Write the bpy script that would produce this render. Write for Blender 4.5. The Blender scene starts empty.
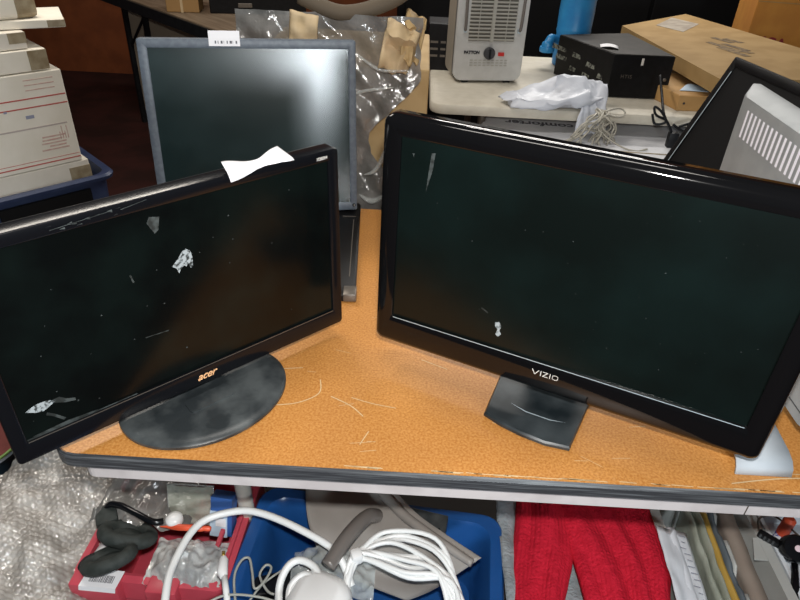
import bpy, bmesh, math, random
from mathutils import Vector, Matrix, noise
random.seed(7)
PI = math.pi
COL = bpy.context.scene.collection
TABLE_Z = 0.74

# ------------------------------------------------------------------ materials
def mat(name, col, rough=.5, metal=0., spec=.5, col2=None, nscale=30., nlo=.4, nhi=.6, detail=4., bump=0., bscale=None,
        alpha=1., emit=0., coat=0., kind='noise', trans=0., stretch=None, sheen=0.):
    m = bpy.data.materials.new(name); m.use_nodes = True
    nt = m.node_tree; b = nt.nodes['Principled BSDF']
    b.inputs['Base Color'].default_value = (*col, 1); b.inputs['Roughness'].default_value = rough
    b.inputs['Metallic'].default_value = metal; b.inputs['Specular IOR Level'].default_value = spec
    b.inputs['Coat Weight'].default_value = coat; b.inputs['Alpha'].default_value = alpha
    b.inputs['Transmission Weight'].default_value = trans; b.inputs['Sheen Weight'].default_value = sheen
    if emit: b.inputs['Emission Color'].default_value = (*col, 1); b.inputs['Emission Strength'].default_value = emit
    if col2 or bump:
        tc = nt.nodes.new('ShaderNodeTexCoord'); vec = tc.outputs['Object']
        if stretch:
            mp = nt.nodes.new('ShaderNodeMapping'); mp.inputs['Scale'].default_value = stretch
            nt.links.new(vec, mp.inputs['Vector']); vec = mp.outputs['Vector']
    def tex(sc):
        if kind == 'voronoi':
            t = nt.nodes.new('ShaderNodeTexVoronoi'); t.inputs['Scale'].default_value = sc; o = t.outputs['Distance']
        else:
            t = nt.nodes.new('ShaderNodeTexNoise'); t.inputs['Scale'].default_value = sc; t.inputs['Detail'].default_value = detail; o = t.outputs['Fac']
        nt.links.new(vec, t.inputs['Vector']); return o
    if col2:
        r = nt.nodes.new('ShaderNodeValToRGB'); r.color_ramp.elements[0].position = nlo; r.color_ramp.elements[1].position = nhi
        r.color_ramp.elements[0].color = (*col, 1); r.color_ramp.elements[1].color = (*col2, 1)
        nt.links.new(tex(nscale), r.inputs['Fac']); nt.links.new(r.outputs['Color'], b.inputs['Base Color'])
    if bump:
        bp = nt.nodes.new('ShaderNodeBump'); bp.inputs['Strength'].default_value = bump; bp.inputs['Distance'].default_value = .01
        nt.links.new(tex(bscale or nscale), bp.inputs['Height']); nt.links.new(bp.outputs['Normal'], b.inputs['Normal'])
    return m

def laminate():
    m = mat('orange_laminate', (.5, .2, .03), .36, spec=.45)
    nt = m.node_tree; b = nt.nodes['Principled BSDF']; tc = nt.nodes.new('ShaderNodeTexCoord')
    def n(sc, det, lo, hi, a, c):
        t = nt.nodes.new('ShaderNodeTexNoise'); t.inputs['Scale'].default_value = sc; t.inputs['Detail'].default_value = det
        nt.links.new(tc.outputs['Object'], t.inputs['Vector'])
        r = nt.nodes.new('ShaderNodeValToRGB'); r.color_ramp.elements[0].position = lo; r.color_ramp.elements[1].position = hi
        r.color_ramp.elements[0].color = (*a, 1); r.color_ramp.elements[1].color = (*c, 1)
        nt.links.new(t.outputs['Fac'], r.inputs['Fac']); return r.outputs['Color']
    fine = n(300, 2, .34, .68, (.44, .178, .036), (.60, .30, .088))
    big = n(6, 4, .3, .7, (.86, .82, .8), (1.08, 1.06, 1.05))
    mx = nt.nodes.new('ShaderNodeMix'); mx.data_type = 'RGBA'; mx.blend_type = 'MULTIPLY'; mx.inputs['Factor'].default_value = 1
    nt.links.new(fine, mx.inputs['A']); nt.links.new(big, mx.inputs['B']); nt.links.new(mx.outputs['Result'], b.inputs['Base Color'])
    return m

M = dict(
    laminate=laminate(),
    scratch_or_glint=mat('pale_scratch_and_glint', (.62, .48, .28), .6),
    black_edge=mat('black_edge_band', (.035, .037, .042), .4, col2=(.13, .14, .15), nscale=14, nlo=.45, nhi=.75, stretch=(1, 8, 40)),
    apron=mat('lilac_grey_metal', (.50, .46, .46), .55, col2=(.58, .54, .54), nscale=20),
    leg_beige=mat('beige_tube', (.52, .48, .41), .45),
    steel=mat('dull_steel', (.16, .14, .12), .4, metal=.6),
    gloss=mat('gloss_black', (.0045, .005, .0065), .2, spec=.35),
    gloss2=mat('gloss_black_bezel', (.004, .004, .0045), .08, spec=.4),
    matte=mat('matte_black', (.006, .0065, .008), .5, spec=.25, col2=(.010, .011, .013), nscale=40),
    dusty=mat('dusty_black', (.022, .027, .030), .36, col2=(.075, .085, .088), nscale=22, nlo=.42, nhi=.68, detail=6),
    vdusty=mat('dusty_black_base', (.012, .017, .02), .3, col2=(.055, .066, .072), nscale=16, nlo=.4, nhi=.72, detail=6),
    screen_a=mat('black_screen', (.0022, .003, .003), .17, spec=.26, col2=(.0035, .006, .0055), nscale=9),
    screen_v=mat('green_black_screen', (.0028, .0050, .0045), .26, spec=.3, col2=(.0040, .0088, .0082), nscale=5, detail=8),
    screen_s=mat('grey_screen', (.006, .018, .019), .235, spec=1., col2=(.014, .03, .032), nscale=7, detail=8),
    bluegrey=mat('blue_grey_bezel', (.085, .105, .135), .5, col2=(.11, .135, .165), nscale=120),
    smudge=mat('white_smudge', (.34, .38, .40), .7, col2=(.02, .025, .025), nscale=230, nlo=.48, nhi=.62),
    faint=mat('faint_scuff', (.05, .06, .06), .6, col2=(.012, .015, .014), nscale=90, nlo=.42, nhi=.6),
    chrome_and_glint=mat('thin_bright_line', (.55, .65, .72), .35, metal=.3),
    copper=mat('copper_lettering', (.85, .48, .24), .4),
    silverink=mat('silver_lettering', (.75, .72, .68), .4),
    white=mat('white_paper', (.82, .82, .85), .7),
    black_ink=mat('black_ink', (.02, .02, .025), .6),
    grey_ink=mat('grey_ink', (.10, .10, .12), .6),
    silver=mat('silver_grey_plastic', (.27, .29, .30), .5, col2=(.31, .33, .34), nscale=25),
    silver2=mat('pale_silver_foot', (.40, .45, .50), .65, col2=(.44, .49, .54), nscale=20),
    vent=mat('bright_vent_slot', (.86, .86, .95), .6),
    ventdark=mat('dark_vent_slot', (.05, .055, .06), .6),
    kraft=mat('tan_cardboard', (.40, .27, .12), .75, col2=(.47, .33, .16), nscale=12),
    kraft2=mat('brown_cardboard', (.30, .185, .065), .8, col2=(.36, .23, .09), nscale=8),
    orange=mat('orange_cardboard', (.40, .16, .022), .75, col2=(.46, .20, .03), nscale=9),
    kraft_in=mat('pale_cardboard', (.50, .37, .21), .8, col2=(.58, .44, .27), nscale=25),
    tape=mat('beige_packing_tape', (.26, .20, .12), .35, col2=(.36, .30, .2), nscale=30),
    film=mat('grey_plastic_film', (.12, .12, .115), .14, spec=1., alpha=.86, col2=(.23, .225, .215), nscale=14, bump=1., bscale=20, detail=5),
    bubble=mat('clear_bubble_wrap', (.27, .255, .235), .12, spec=1., alpha=.9, col2=(.46, .445, .42), nscale=22, bump=.5, bscale=55, kind='noise', detail=3),
    clear=mat('clear_plastic', (.55, .57, .55), .1, spec=.9, alpha=.4, bump=.5, bscale=30),
    bag=mat('white_plastic_bag', (.62, .65, .72), .4, spec=.5, bump=.35, bscale=28),
    white_table=mat('off_white_table', (.58, .54, .45), .5, col2=(.63, .59, .5), nscale=30),
    grey_plastic=mat('grey_plastic', (.27, .25, .23), .42, col2=(.30, .28, .26), nscale=12),
    grey_gloss=mat('dark_grey_tube', (.15, .135, .125), .2, spec=.7),
    heater=mat('heater_grey', (.52, .52, .51), .45, col2=(.56, .56, .55), nscale=30),
    heater_side=mat('heater_side_beige', (.36, .32, .26), .5),
    grille=mat('grille_grey', (.40, .39, .35), .4),
    grille_dark=mat('grille_dark', (.13, .12, .10), .5),
    knob=mat('dark_knob', (.05, .05, .055), .35), red_switch=mat('red_switch', (.6, .02, .015), .3),
    jug=mat('blue_plastic', (.02, .19, .46), .35, col2=(.03, .24, .52), nscale=14),
    pc=mat('black_casing', (.003, .003, .0035), .45, spec=.22, col2=(.005, .005, .006), nscale=50),
    pctop=mat('dusty_casing_top', (.014, .011, .008), .55, spec=.25, col2=(.025, .02, .015), nscale=25),
    wall=mat('red_brown_wall', (.17, .04, .008), .75, col2=(.22, .055, .012), nscale=7),
    dark=mat('flat_black', (.0035, .0035, .004), .6, spec=.2),
    floor=mat('dark_red_floor', (.022, .008, .0065), .7, spec=.2, col2=(.036, .011, .009), nscale=5, detail=8),
    cream=mat('cream_card', (.46, .38, .28), .75), woodtop=mat('dull_wood_top', (.12, .085, .055), .5, col2=(.17, .125, .085), nscale=5, stretch=(1, 12, 1)),
    woodtan=mat('tan_wood', (.33, .19, .07), .7),
    blue_tote=mat('navy_tote', (.022, .035, .085), .45, col2=(.03, .045, .10), nscale=20),
    shipbox=mat('white_shipping_card', (.80, .75, .64), .7, col2=(.86, .81, .71), nscale=9),
    shipbox2=mat('greyish_white_card', (.70, .65, .56), .7, col2=(.78, .73, .64), nscale=8),
    dark_red_ink=mat('dark_red_ink', (.22, .012, .02), .7),
    redline=mat('red_print', (.50, .10, .08), .7), foldshade=mat('fold_shade', (.50, .43, .40), .7),
    blueprint=mat('blue_print', (.30, .32, .42), .7),
    blue_bin=mat('royal_blue_plastic', (.012, .075, .26), .3, spec=.6, col2=(.016, .09, .30), nscale=10),
    red_bin=mat('raspberry_plastic', (.46, .055, .08), .4, col2=(.52, .065, .095), nscale=14),
    foam=mat('black_foam', (.016, .022, .02), .75, col2=(.03, .037, .035), nscale=60),
    cable=mat('white_cable', (.80, .82, .82), .35), thin_cable=mat('grey_thin_cable', (.34, .35, .32), .4),
    white_device=mat('white_device', (.85, .86, .86), .3), brass=mat('brass_contact', (.6, .4, .1), .3, metal=.8),
    marker=mat('orange_red_marker', (.75, .10, .04), .4), card_blue=mat('blue_card', (.03, .10, .32), .5),
    pale_blue=mat('pale_blue_card', (.5, .62, .74), .5),
    knit=mat('red_knit', (.60, .016, .040), .85, spec=.15, col2=(.52, .012, .032), nscale=60, bump=.4, bscale=220),
    fleece=mat('grey_fleece', (.30, .33, .35), .9, col2=(.24, .27, .29), nscale=60, bump=.4, bscale=200),
    paper=mat('bluish_paper', (.68, .72, .78), .7, col2=(.74, .77, .82), nscale=9), 
    sleeve=mat('frosted_sleeve', (.42, .45, .37), .25, alpha=.75, col2=(.5, .53, .45), nscale=20, bump=.4, bscale=25),
    manila=mat('yellow_folder', (.44, .27, .05), .6, col2=(.5, .32, .07), nscale=14), folder_grey=mat('slate_folder', (.12, .145, .165), .5),
    folder_taupe=mat('taupe_folder', (.27, .22, .185), .6, col2=(.30, .25, .21), nscale=10),
    frost=mat('frosted_bin', (.50, .51, .49), .3, alpha=.88, col2=(.56, .57, .55), nscale=10), plywood=mat('plain_board', (.03, .024, .02), .8),
    rimgreen=mat('green_rim', (.16, .30, .06), .4), rimblue=mat('blue_black_tub', (.012, .03, .05), .35), redcloth=mat('dark_red_cloth', (.16, .04, .035), .8, col2=(.2, .05, .045), nscale=30),
    cord=mat('grey_tangled_cord', (.42, .40, .34), .4), 
)

# ------------------------------------------------------------------ mesh builder
class MB:
    def __init__(s): s.bm = bmesh.new(); s.mi = 0; s.X = Matrix()
    def v(s, p): return s.bm.verts.new(s.X @ Vector(p))
    def f(s, vs):
        try: fc = s.bm.faces.new(vs)
        except ValueError: return None
        fc.material_index = s.mi; return fc
    def poly(s, pts): return s.f([s.v(p) for p in pts])
    def box(s, a, b, rot=None, bevel=0., seg=2):
        c = (Vector(a) + Vector(b)) / 2; d = Vector(b) - Vector(a)
        t = bmesh.new(); bmesh.ops.create_cube(t, size=1)
        bmesh.ops.scale(t, vec=d, verts=t.verts)
        if bevel: bmesh.ops.bevel(t, geom=list(t.edges), offset=bevel, segments=seg, affect='EDGES', profile=.5)
        T = Matrix.Translation(c)
        if rot is not None: T = T @ rot.to_4x4()
        s.merge(t, T); return s
    def merge(s, t, T=Matrix()):
        vm = {v: s.v(T @ v.co) for v in t.verts}
        for fc in t.faces: s.f([vm[v] for v in fc.verts])
        t.free()
    def loft(s, loops, cap0=True, cap1=True, closed=True):
        R = [[s.v(p) for p in l] for l in loops]; n = len(R[0])
        for a, b in zip(R, R[1:]):
            for i in range(n if closed else n - 1):
                j = (i + 1) % n; s.f([a[i], a[j], b[j], b[i]])
        if cap0: s.f(list(reversed(R[0])))
        if cap1: s.f(R[-1])
        return s
    def prism(s, pts, z0, z1, bevel=0.):
        if bevel:
            c = Vector((sum(p[0] for p in pts) / len(pts), sum(p[1] for p in pts) / len(pts)))
            def ins(k):
                out = []
                for p in pts:
                    d = c - Vector(p[:2]); L = d.length or 1; out.append(Vector(p[:2]) + d / L * k)
                return out
            i1 = ins(bevel)
            return s.loft([[(p.x, p.y, z0) for p in i1], [(p[0], p[1], z0 + bevel) for p in pts], [(p[0], p[1], z1 - bevel) for p in pts], [(p.x, p.y, z1) for p in i1]])
        return s.loft([[(p[0], p[1], z0) for p in pts], [(p[0], p[1], z1) for p in pts]])
    def tube(s, pts, r, seg=8, closed=False, cap=True):
        P = [Vector(p) for p in pts]; n = len(P); loops = []; up = Vector((0, 0, 1))
        prev = None
        for i in range(n):
            if closed: t = P[(i + 1) % n] - P[i - 1]
            else: t = P[min(i + 1, n - 1)] - P[max(i - 1, 0)]
            t.normalize()
            if prev is None:
                a = t.cross(up)
                if a.length < .1: a = t.cross(Vector((1, 0, 0)))
            else:
                a = prev - t * prev.dot(t)
            a.normalize(); prev = a; b = t.cross(a)
            rr = r[i] if isinstance(r, (list, tuple)) else r
            loops.append([P[i] + (a * math.cos(q) + b * math.sin(q)) * rr for q in [2 * PI * k / seg for k in range(seg)]])
        if closed: loops.append(loops[0])
        return s.loft(loops, cap and not closed, cap and not closed)
    def lathe(s, prof, seg=32, c=(0, 0, 0)):
        loops = [[(c[0] + r * math.cos(2 * PI * k / seg), c[1] + r * math.sin(2 * PI * k / seg), c[2] + z) for k in range(seg)] for r, z in prof]
        return s.loft(loops)
    def grid(s, fn, nu, nv):
        V = [[s.v(fn(i / nu, j / nv)) for j in range(nv + 1)] for i in range(nu + 1)]
        for i in range(nu):
            for j in range(nv): s.f([V[i][j], V[i + 1][j], V[i + 1][j + 1], V[i][j + 1]])
        return s
    def build(s, name, mats, parent=None, smooth=None, solid=0., loc=None):
        bmesh.ops.remove_doubles(s.bm, verts=s.bm.verts, dist=1e-5)
        bmesh.ops.recalc_face_normals(s.bm, faces=s.bm.faces)
        me = bpy.data.meshes.new(name); s.bm.to_mesh(me); s.bm.free()
        for m in (mats if isinstance(mats, (list, tuple)) else [mats]): me.materials.append(m)
        o = bpy.data.objects.new(name, me); COL.objects.link(o)
        if parent: o.parent = parent
        if loc: o.location = loc
        if smooth:
            for p in me.polygons: p.use_smooth = True
            if smooth is not True: me.set_sharp_from_angle(angle=math.radians(smooth))
        if solid:
            md = o.modifiers.new('solid', 'SOLIDIFY'); md.thickness = solid; md.offset = 0
        return o

def tag(o, label=None, cat=None, group=None, kind=None):
    if label: o['label'] = label
    if cat: o['category'] = cat
    if group: o['group'] = group
    if kind: o['kind'] = kind
    return o
def thing(name, label, cat, loc, rz=0, group=None, rx=0, ry=0):
    o = bpy.data.objects.new(name, None); COL.objects.link(o); o.location = loc; o.rotation_euler = (rx, ry, rz); o.empty_display_size = .05
    return tag(o, label, cat, group)
def rrect(w0, w1, h0, h1, r, seg=5):
    out = []
    for cx, cy, a0 in ((w1 - r, h1 - r, 0), (w0 + r, h1 - r, 90), (w0 + r, h0 + r, 180), (w1 - r, h0 + r, 270)):
        for k in range(seg + 1):
            a = math.radians(a0 + 90 * k / seg); out.append((cx + r * math.cos(a), cy + r * math.sin(a)))
    return out
def smooth_path(pts, n=10, closed=False):
    P = [Vector(p) for p in pts]; out = []; N = len(P)
    rng = range(N) if closed else range(N - 1)
    for i in rng:
        if closed: a, b, c, d = P[i - 1], P[i], P[(i + 1) % N], P[(i + 2) % N]
        else: a, b, c, d = P[max(i - 1, 0)], P[i], P[i + 1], P[min(i + 2, N - 1)]
        for k in range(n):
            t = k / n
            out.append(.5 * ((2 * b) + (c - a) * t + (2 * a - 5 * b + 4 * c - d) * t * t + (3 * b - a - 3 * c + d) * t ** 3))
    if not closed: out.append(P[-1])
    return out
def text_mesh(name, body, size, m, parent, X, shear=0., depth=.0004, space=1., bold=0.):
    cu = bpy.data.curves.new(name, 'FONT'); cu.body = body; cu.size = size; cu.align_x = 'CENTER'; cu.align_y = 'CENTER'
    cu.shear = shear; cu.extrude = depth; cu.space_character = space; cu.offset = bold
    t = bpy.data.objects.new(name, cu); COL.objects.link(t)
    bpy.context.view_layer.update()
    me = bpy.data.meshes.new_from_object(t.evaluated_get(bpy.context.evaluated_depsgraph_get()))
    bpy.data.objects.remove(t); bpy.data.curves.remove(cu)
    me.transform(X); me.materials.clear(); me.materials.append(m)
    for p in me.polygons: p.material_index = 0
    o = bpy.data.objects.new(name, me); COL.objects.link(o); o.parent = parent
    return o
def frame_matrix(o, x, y):    # local axes: x along, y up, z out
    x = Vector(x).normalized(); y = Vector(y); z = x.cross(y).normalized(); y = z.cross(x)
    return Matrix(((x.x, y.x, z.x, o[0]), (x.y, y.y, z.y, o[1]), (x.z, y.z, z.z, o[2]), (0, 0, 0, 1)))
def nz(x, y, z=0.): return noise.noise(Vector((x, y, z)))

# ------------------------------------------------------------------ camera
h, th, yaw, rol, f = 1.3702, .5884, -.0104, .0498, 636.63
fw = Vector((math.sin(yaw) * math.cos(th), math.cos(yaw) * math.cos(th), -math.sin(th)))
r = Vector((math.cos(yaw), -math.sin(yaw), 0)); u = r.cross(fw)
r2 = math.cos(rol) * r + math.sin(rol) * u; u2 = -math.sin(rol) * r + math.cos(rol) * u
cam = bpy.data.cameras.new('camera'); co = bpy.data.objects.new('camera', cam); COL.objects.link(co)
co.matrix_world = Matrix(((r2.x, u2.x, -fw.x, 0), (r2.y, u2.y, -fw.y, 0), (r2.z, u2.z, -fw.z, h), (0, 0, 0, 1)))
cam.sensor_width = 36; cam.lens = f / 800 * 36; cam.clip_start = .02; cam.clip_end = 60
bpy.context.scene.camera = co

# ------------------------------------------------------------------ lights
def area(name, loc, target, sx, sy, W, col=(1, 1, 1)):
    l = bpy.data.lights.new(name, 'AREA'); l.shape = 'RECTANGLE'; l.size = sx; l.size_y = sy; l.energy = W; l.color = col
    o = bpy.data.objects.new(name, l); COL.objects.link(o); o.location = loc
    o.rotation_euler = (Vector(target) - Vector(loc)).to_track_quat('-Z', 'Y').to_euler(); return o
fl = bpy.data.lights.new('camera_flash', 'POINT'); fl.energy = 42; fl.shadow_soft_size = .018; fl.color = (1, .97, .93)
fo = bpy.data.objects.new('camera_flash', fl); COL.objects.link(fo); fo.location = (.01, .03, 1.445)
area('overhead_tube', (.9, 3.9, 2.75), (.9, 3.9, 0), 1.6, .25, 38, (1, .96, .9))
area('overhead_tube', (.75, 4.0, 2.12), (.6, 1.2, .9), 1.5, .22, 16, (1, .97, .92))  # added lower than the ceiling to put a reflected strip on the television
area('overhead_tube', (-1.2, 2.2, 2.75), (-1.3, 2.3, 0), 1.2, .25, 34, (1, .92, .82))
area('overhead_tube', (0, 1.0, 2.75), (0, 1.0, 0), 1.2, .3, 16, (1, .95, .88))
area('rear_glow_light', (.52, -1.35, 1.22), (-.15, 1.25, 1.0), .34, .34, 22, (.86, .95, 1))  # added light behind the camera for the glow on the square monitor's screen
w = bpy.data.worlds.new('world'); bpy.context.scene.world = w; w.use_nodes = True
w.node_tree.nodes['Background'].inputs[0].default_value = (.75, .85, 1, 1); w.node_tree.nodes['Background'].inputs[1].default_value = .028
bpy.context.scene.view_settings.view_transform = 'Standard'
bpy.context.scene.view_settings.exposure = 0

# ------------------------------------------------------------------ setting
tag(MB().box((-5, -2, -.1), (5, 5.3, 0)).build('floor', M['floor']), kind='structure')
tag(MB().box((-5, 5.0, 0), (5, 5.2, 3)).build('wall_back', M['wall']), kind='structure')

# ------------------------------------------------------------------ main table
tb = thing('folding_table', 'orange-brown laminate folding table with black edge carrying the monitors', 'table', (.48, .929, 0))
X0, X1, Y0, Y1 = -.926, .915, -.381, .381
m = MB(); m.prism(rrect(X0 + .003, X1 - .003, Y0 + .003, Y1 - .003, .03), .718, TABLE_Z)
m.mi = 1
def scratch_or_glint(mb, pts, wd, z):
    P = smooth_path([(p[0], p[1], z) for p in pts], 6)
    for a, b in zip(P, P[1:]):
        d = (b - a); 
        if d.length < 1e-6: continue
        n = Vector((-d.y, d.x, 0)).normalized() * wd
        mb.poly([a - n, b - n, b + n, a + n])
for pts, wd in [([(-.58, -.245), (-.55, -.262), (-.53, -.282)], .0007), ([(-.55, -.245), (-.52, -.255), (-.485, -.262)], .0006), ([(-.60, -.21), (-.598, -.24), (-.625, -.262), (-.66, -.27)], .0007),
                ([(-.52, -.31), (-.53, -.335)], .0006), ([(-.05, -.365), (.02, -.352), (.09, -.347)], .0008), ([(-.02, -.345), (.05, -.343)], .0005),
                ([(-.64, -.06), (-.60, -.065)], .0009), ([(-.66, -.19), (-.63, -.185)], .0006), ([(-.45, -.15), (-.41, -.17)], .0006), ([(-.35, -.28), (-.31, -.285)], .0005)]:
    scratch_or_glint(m, pts, wd, TABLE_Z + .0003)
rnd = random.Random(3)
for k in range(26):
    x, y, a, L = rnd.uniform(-.8, .1), rnd.uniform(-.36, .05), rnd.uniform(-.6, .3), rnd.uniform(.01, .035)
    scratch_or_glint(m, [(x, y), (x + L * math.cos(a), y + L * math.sin(a))], .0003, TABLE_Z + .0003)
for k in range(34):
    x = rnd.uniform(-.55, .12); L = rnd.uniform(.008, .05); scratch_or_glint(m, [(x, -.3745 + rnd.uniform(0, .002)), (x + L, -.375 + rnd.uniform(0, .002))], .0006, TABLE_Z + .0004)  # worn pale strokes on the front edge, doubling as its painted highlight
m.build('tabletop', [M['laminate'], M['scratch_or_glint']], tb)
m = MB(); m.box((-.022, -.3735, .692), (-.0205, -.372, .716)); m.build('apron_seam', M['steel'], tb)
m = MB(); lo = [rrect(X0 + o, X1 - o, Y0 + o, Y1 - o, .032) for o in (.002, 0, 0, .003)]
m.loft([[(p[0], p[1], z) for p in l] for l, z in zip(lo, (.716, .719, .735, .7405))], False, False)
li = rrect(X0 + .004, X1 - .004, Y0 + .004, Y1 - .004, .03)
m.loft([[(p[0], p[1], .7405) for p in lo[3]], [(p[0], p[1], .7395) for p in li], [(p[0], p[1], .717) for p in li], [(p[0], p[1], .716) for p in lo[0]]], False, False)
m.build('edge_band', M['black_edge'], tb)
m = MB(); a, b = rrect(X0 + .035, X1 - .035, Y0 + .008, Y1 - .008, .015), rrect(X0 + .045, X1 - .045, Y0 + .02, Y1 - .02, .012)
m.loft([[(p[0], p[1], .7165) for p in a], [(p[0], p[1], .6915) for p in a], [(p[0], p[1], .6915) for p in b], [(p[0], p[1], .7165) for p in b]], False, False)
m.build('apron', M['apron'], tb)
for sx in (-1, 1):
    for sy in (-1, 1):
        m = MB(); m.tube([(sx * .745, sy * .24 + .03, .715), (sx * .745, sy * .22 + .03, .35), (sx * .74, sy * .20 + .03, .0)], .014, 12); m.build('leg', M['leg_beige'], tb, 40)
    m = MB(); m.tube([(sx * .743, -.18, .2), (sx * .743, .24, .2)], .008, 8); m.build('crossbar', M['steel'], tb, 40)

# ------------------------------------------------------------------ monitors
def bezel(mb, W, H, t, l, rt, bt, r=.006, dep=.03, lip=.004, rec=.004, edge=.004):
    """frame ring in the local x-z plane, front at y=0, going back to y=dep"""
    o = lambda k, y: [(p[0], y, p[1]) for p in rrect(-W / 2 + k, W / 2 - k, k, H - k, max(r - k, .0015))]
    i = lambda k, y: [(p[0], y, p[1]) for p in rrect(-W / 2 + l + k, W / 2 - rt - k, bt + k, H - t - k, .0012)]
    mb.loft([o(.003, dep), o(0, dep - .004), o(0, edge), o(edge * .3, edge * .3), o(edge, 0), i(-lip * .5, 0), i(0, .0012), i(0, rec)], False, False)
def screen_pts(W, H, t, l, rt, bt, rec): return [(-W / 2 + l, rec, bt), (W / 2 - rt, rec, bt), (W / 2 - rt, rec, H - t), (-W / 2 + l, rec, H - t)]
def back_shell(mb, W, H, dep, bulge, r=.012):
    L = []
    for k, y in ((.0005, dep - .006), (.004, dep + .004), (.03, dep + bulge * .5), (.075, dep + bulge * .9), (.10, dep + bulge)):
        L.append([(p[0], y, p[1]) for p in rrect(-W / 2 + k, W / 2 - k, k * .9, H - k * .9, r)])
    mb.loft(L, True, True)
def blotch(mb, pts, y): mb.poly([(p[0], y, p[1]) for p in pts])
def tilted(z, t): return Matrix.Translation((0, 0, z)) @ Matrix.Rotation(-t, 4, 'X')

# --- left monitor (acer)
W, H = .4792, .2887
ac = thing('computer_monitor', 'black widescreen monitor on a dusty oval base, white paper tag on its top edge', 'monitor', (-.273, .667, TABLE_Z), .7616)
T = tilted(.028, .0222)
m = MB(); m.X = T; bezel(m, W, H, .0155, .0165, .0165, .0275, .006, .028, edge=.002)
m.mi = 1
m.poly([(-.222, -.0002, .0281), (.222, -.0002, .0281), (.222, -.0002, .0268), (-.222, -.0002, .0268)])
for a, b in ((-.13, .2835), (-.045, .2815)): pass
abz = m.build('bezel', [M['gloss'], M['steel']], ac, 35)
m = MB(); m.X = T; m.poly(screen_pts(W, H, .0155, .0165, .0165, .0275, .004)); m.mi = 1
y = .0036
blotch(m, [(-.014, .190), (-.009, .186), (-.007, .178), (-.004, .183), (.001, .187), (.004, .184), (.006, .190), (.009, .180), (.012, .183), (.013, .193), (.012, .204), (.006, .209), (.002, .207), (-.004, .200)], y)
blotch(m, [(-.214, .068), (-.203, .073), (-.19, .073), (-.18, .068), (-.187, .064), (-.196, .060), (-.204, .062)], y)
m.mi = 2
blotch(m, [(-.187, .070), (-.176, .071), (-.168, .064), (-.160, .061), (-.160, .057), (-.172, .060), (-.182, .065)], y)
m.mi = 2
blotch(m, [(-.193, .056), (-.186, .050), (-.176, .038), (-.179, .036), (-.188, .047), (-.195, .053)], y)
blotch(m, [(-.215, .031), (-.175, .033), (-.140, .030), (-.140, .0285), (-.215, .029)], y)
blotch(m, [(-.222, .0275), (-.222, .0295), (-.09, .0288), (-.09, .0275)], y)
blotch(m, [(-.064, .106), (-.034, .104), (-.034, .103), (-.064, .105)], y)
blotch(m, [(-.034, .255), (-.03, .262), (-.018, .259), (-.022, .243), (-.027, .240)], y); blotch(m, [(-.066, .197), (-.064, .197), (-.062, .186), (-.064, .186)], y)
for k in range(24):
    x, z = rnd.uniform(-.21, .21), rnd.uniform(.04, .26); d = rnd.uniform(.0006, .0014); blotch(m, [(x - d, z), (x, z - d), (x + d, z), (x, z + d)], y)
m.build('screen', [M['screen_a'], M['smudge'], M['faint']], ac)
m = MB(); m.X = T; back_shell(m, W, H, .03, .03); m.build('back_cover', M['matte'], ac, 40)
m = MB(); E2 = lambda k, z: [((.119 + k) * math.cos(q), .006 + (.097 + k) * math.sin(q), z) for q in [2 * PI * i / 64 for i in range(64)]]
m.loft([E2(-.003, 0), E2(0, .002), E2(0, .006), E2(-.003, .0085), E2(-.012, .0105)])
m.mi = 1
for cx, cy, s in ((-.015, -.064, .013), (.02, -.060, .011), (.045, -.046, .009), (-.05, -.040, .014)):
    m.poly([(cx + s * 1.3 * math.cos(q) * (1 + .2 * math.sin(3 * q)), cy + s * math.sin(q), .0108) for q in [2 * PI * i / 12 for i in range(12)]])
m.build('oval_base', [M['dusty'], M['dusty']], ac, 35)
m = MB(); m.loft([rr for rr in [[(p[0], .062 + p[1], z) for p in rrect(-.05 * k, .05 * k, -.02 * k, .025 * k, .008)] for k, z in ((1.15, .009), (1, .014), (.95, .06), (.9, .10))]]); m.build('neck', M['matte'], ac, 40)
m = MB(); m.prism(rrect(-.036, .03, -.028, .0, .006), .009, .0125); m.build('neck_collar', M['dusty'], ac, 40)
text_mesh('brand_lettering', 'acer', .0165, M['copper'], abz, T @ frame_matrix((.003, -.0006, .0135), (1, 0, 0), (0, 0, 1)), shear=.45, bold=.0001, space=.95)
text_mesh('model_lettering', 'X203H', .006, M['silverink'], abz, T @ frame_matrix((.212, -.0006, .279), (1, 0, 0), (0, 0, 1)))
m = MB(); m.X = T
for x0, x1, z in ((-.135, -.07, .2785), (-.06, -.03, .281)): m.poly([(x0, -.0003, z), (x1, -.0003, z + .004), (x1, -.0003, z + .0045), (x0, -.0003, z + .0007)])
for k in range(10):
    x = rnd.uniform(-.15, -.05); z = rnd.uniform(.276, .284); m.poly([(x, -.0003, z), (x + .006, -.0003, z + rnd.uniform(-.003, .003)), (x + .006, -.0003, z + .0008)])
m.build('scuff_mark', M['faint'], abz)['kind'] = 'stuff'

# --- paper tag on top of it
pt = MB()
def tagfn(uu, vv):
    s = .072 + .088 * uu
    lean = -.012 + .020 * math.sin(uu * PI * .9)
    up = .0015 + .010 * vv * (1 - .6 * math.sin(PI * min(1, uu * 1.1)) ** 2) + .006 * max(0, uu - .65)
    wq = .45 + .55 * abs(math.cos(PI * min(1, uu * .85))); out = .012 + (vv - .5) * .030 * wq - .003 * (1 - uu)
    return (s + .012 * (vv - .5) * (.4 - uu), out, H + .028 + up - .9 * max(0, -out))
pt.grid(tagfn, 16, 8)
o = pt.build('paper_tag', M['white'], None, True, .0004)
o.location = (-.273, .667, TABLE_Z); o.rotation_euler = (0, 0, .7616)
tag(o, 'curled white paper tag lying across the top edge of the oval-based black monitor', 'paper tag')

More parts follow.
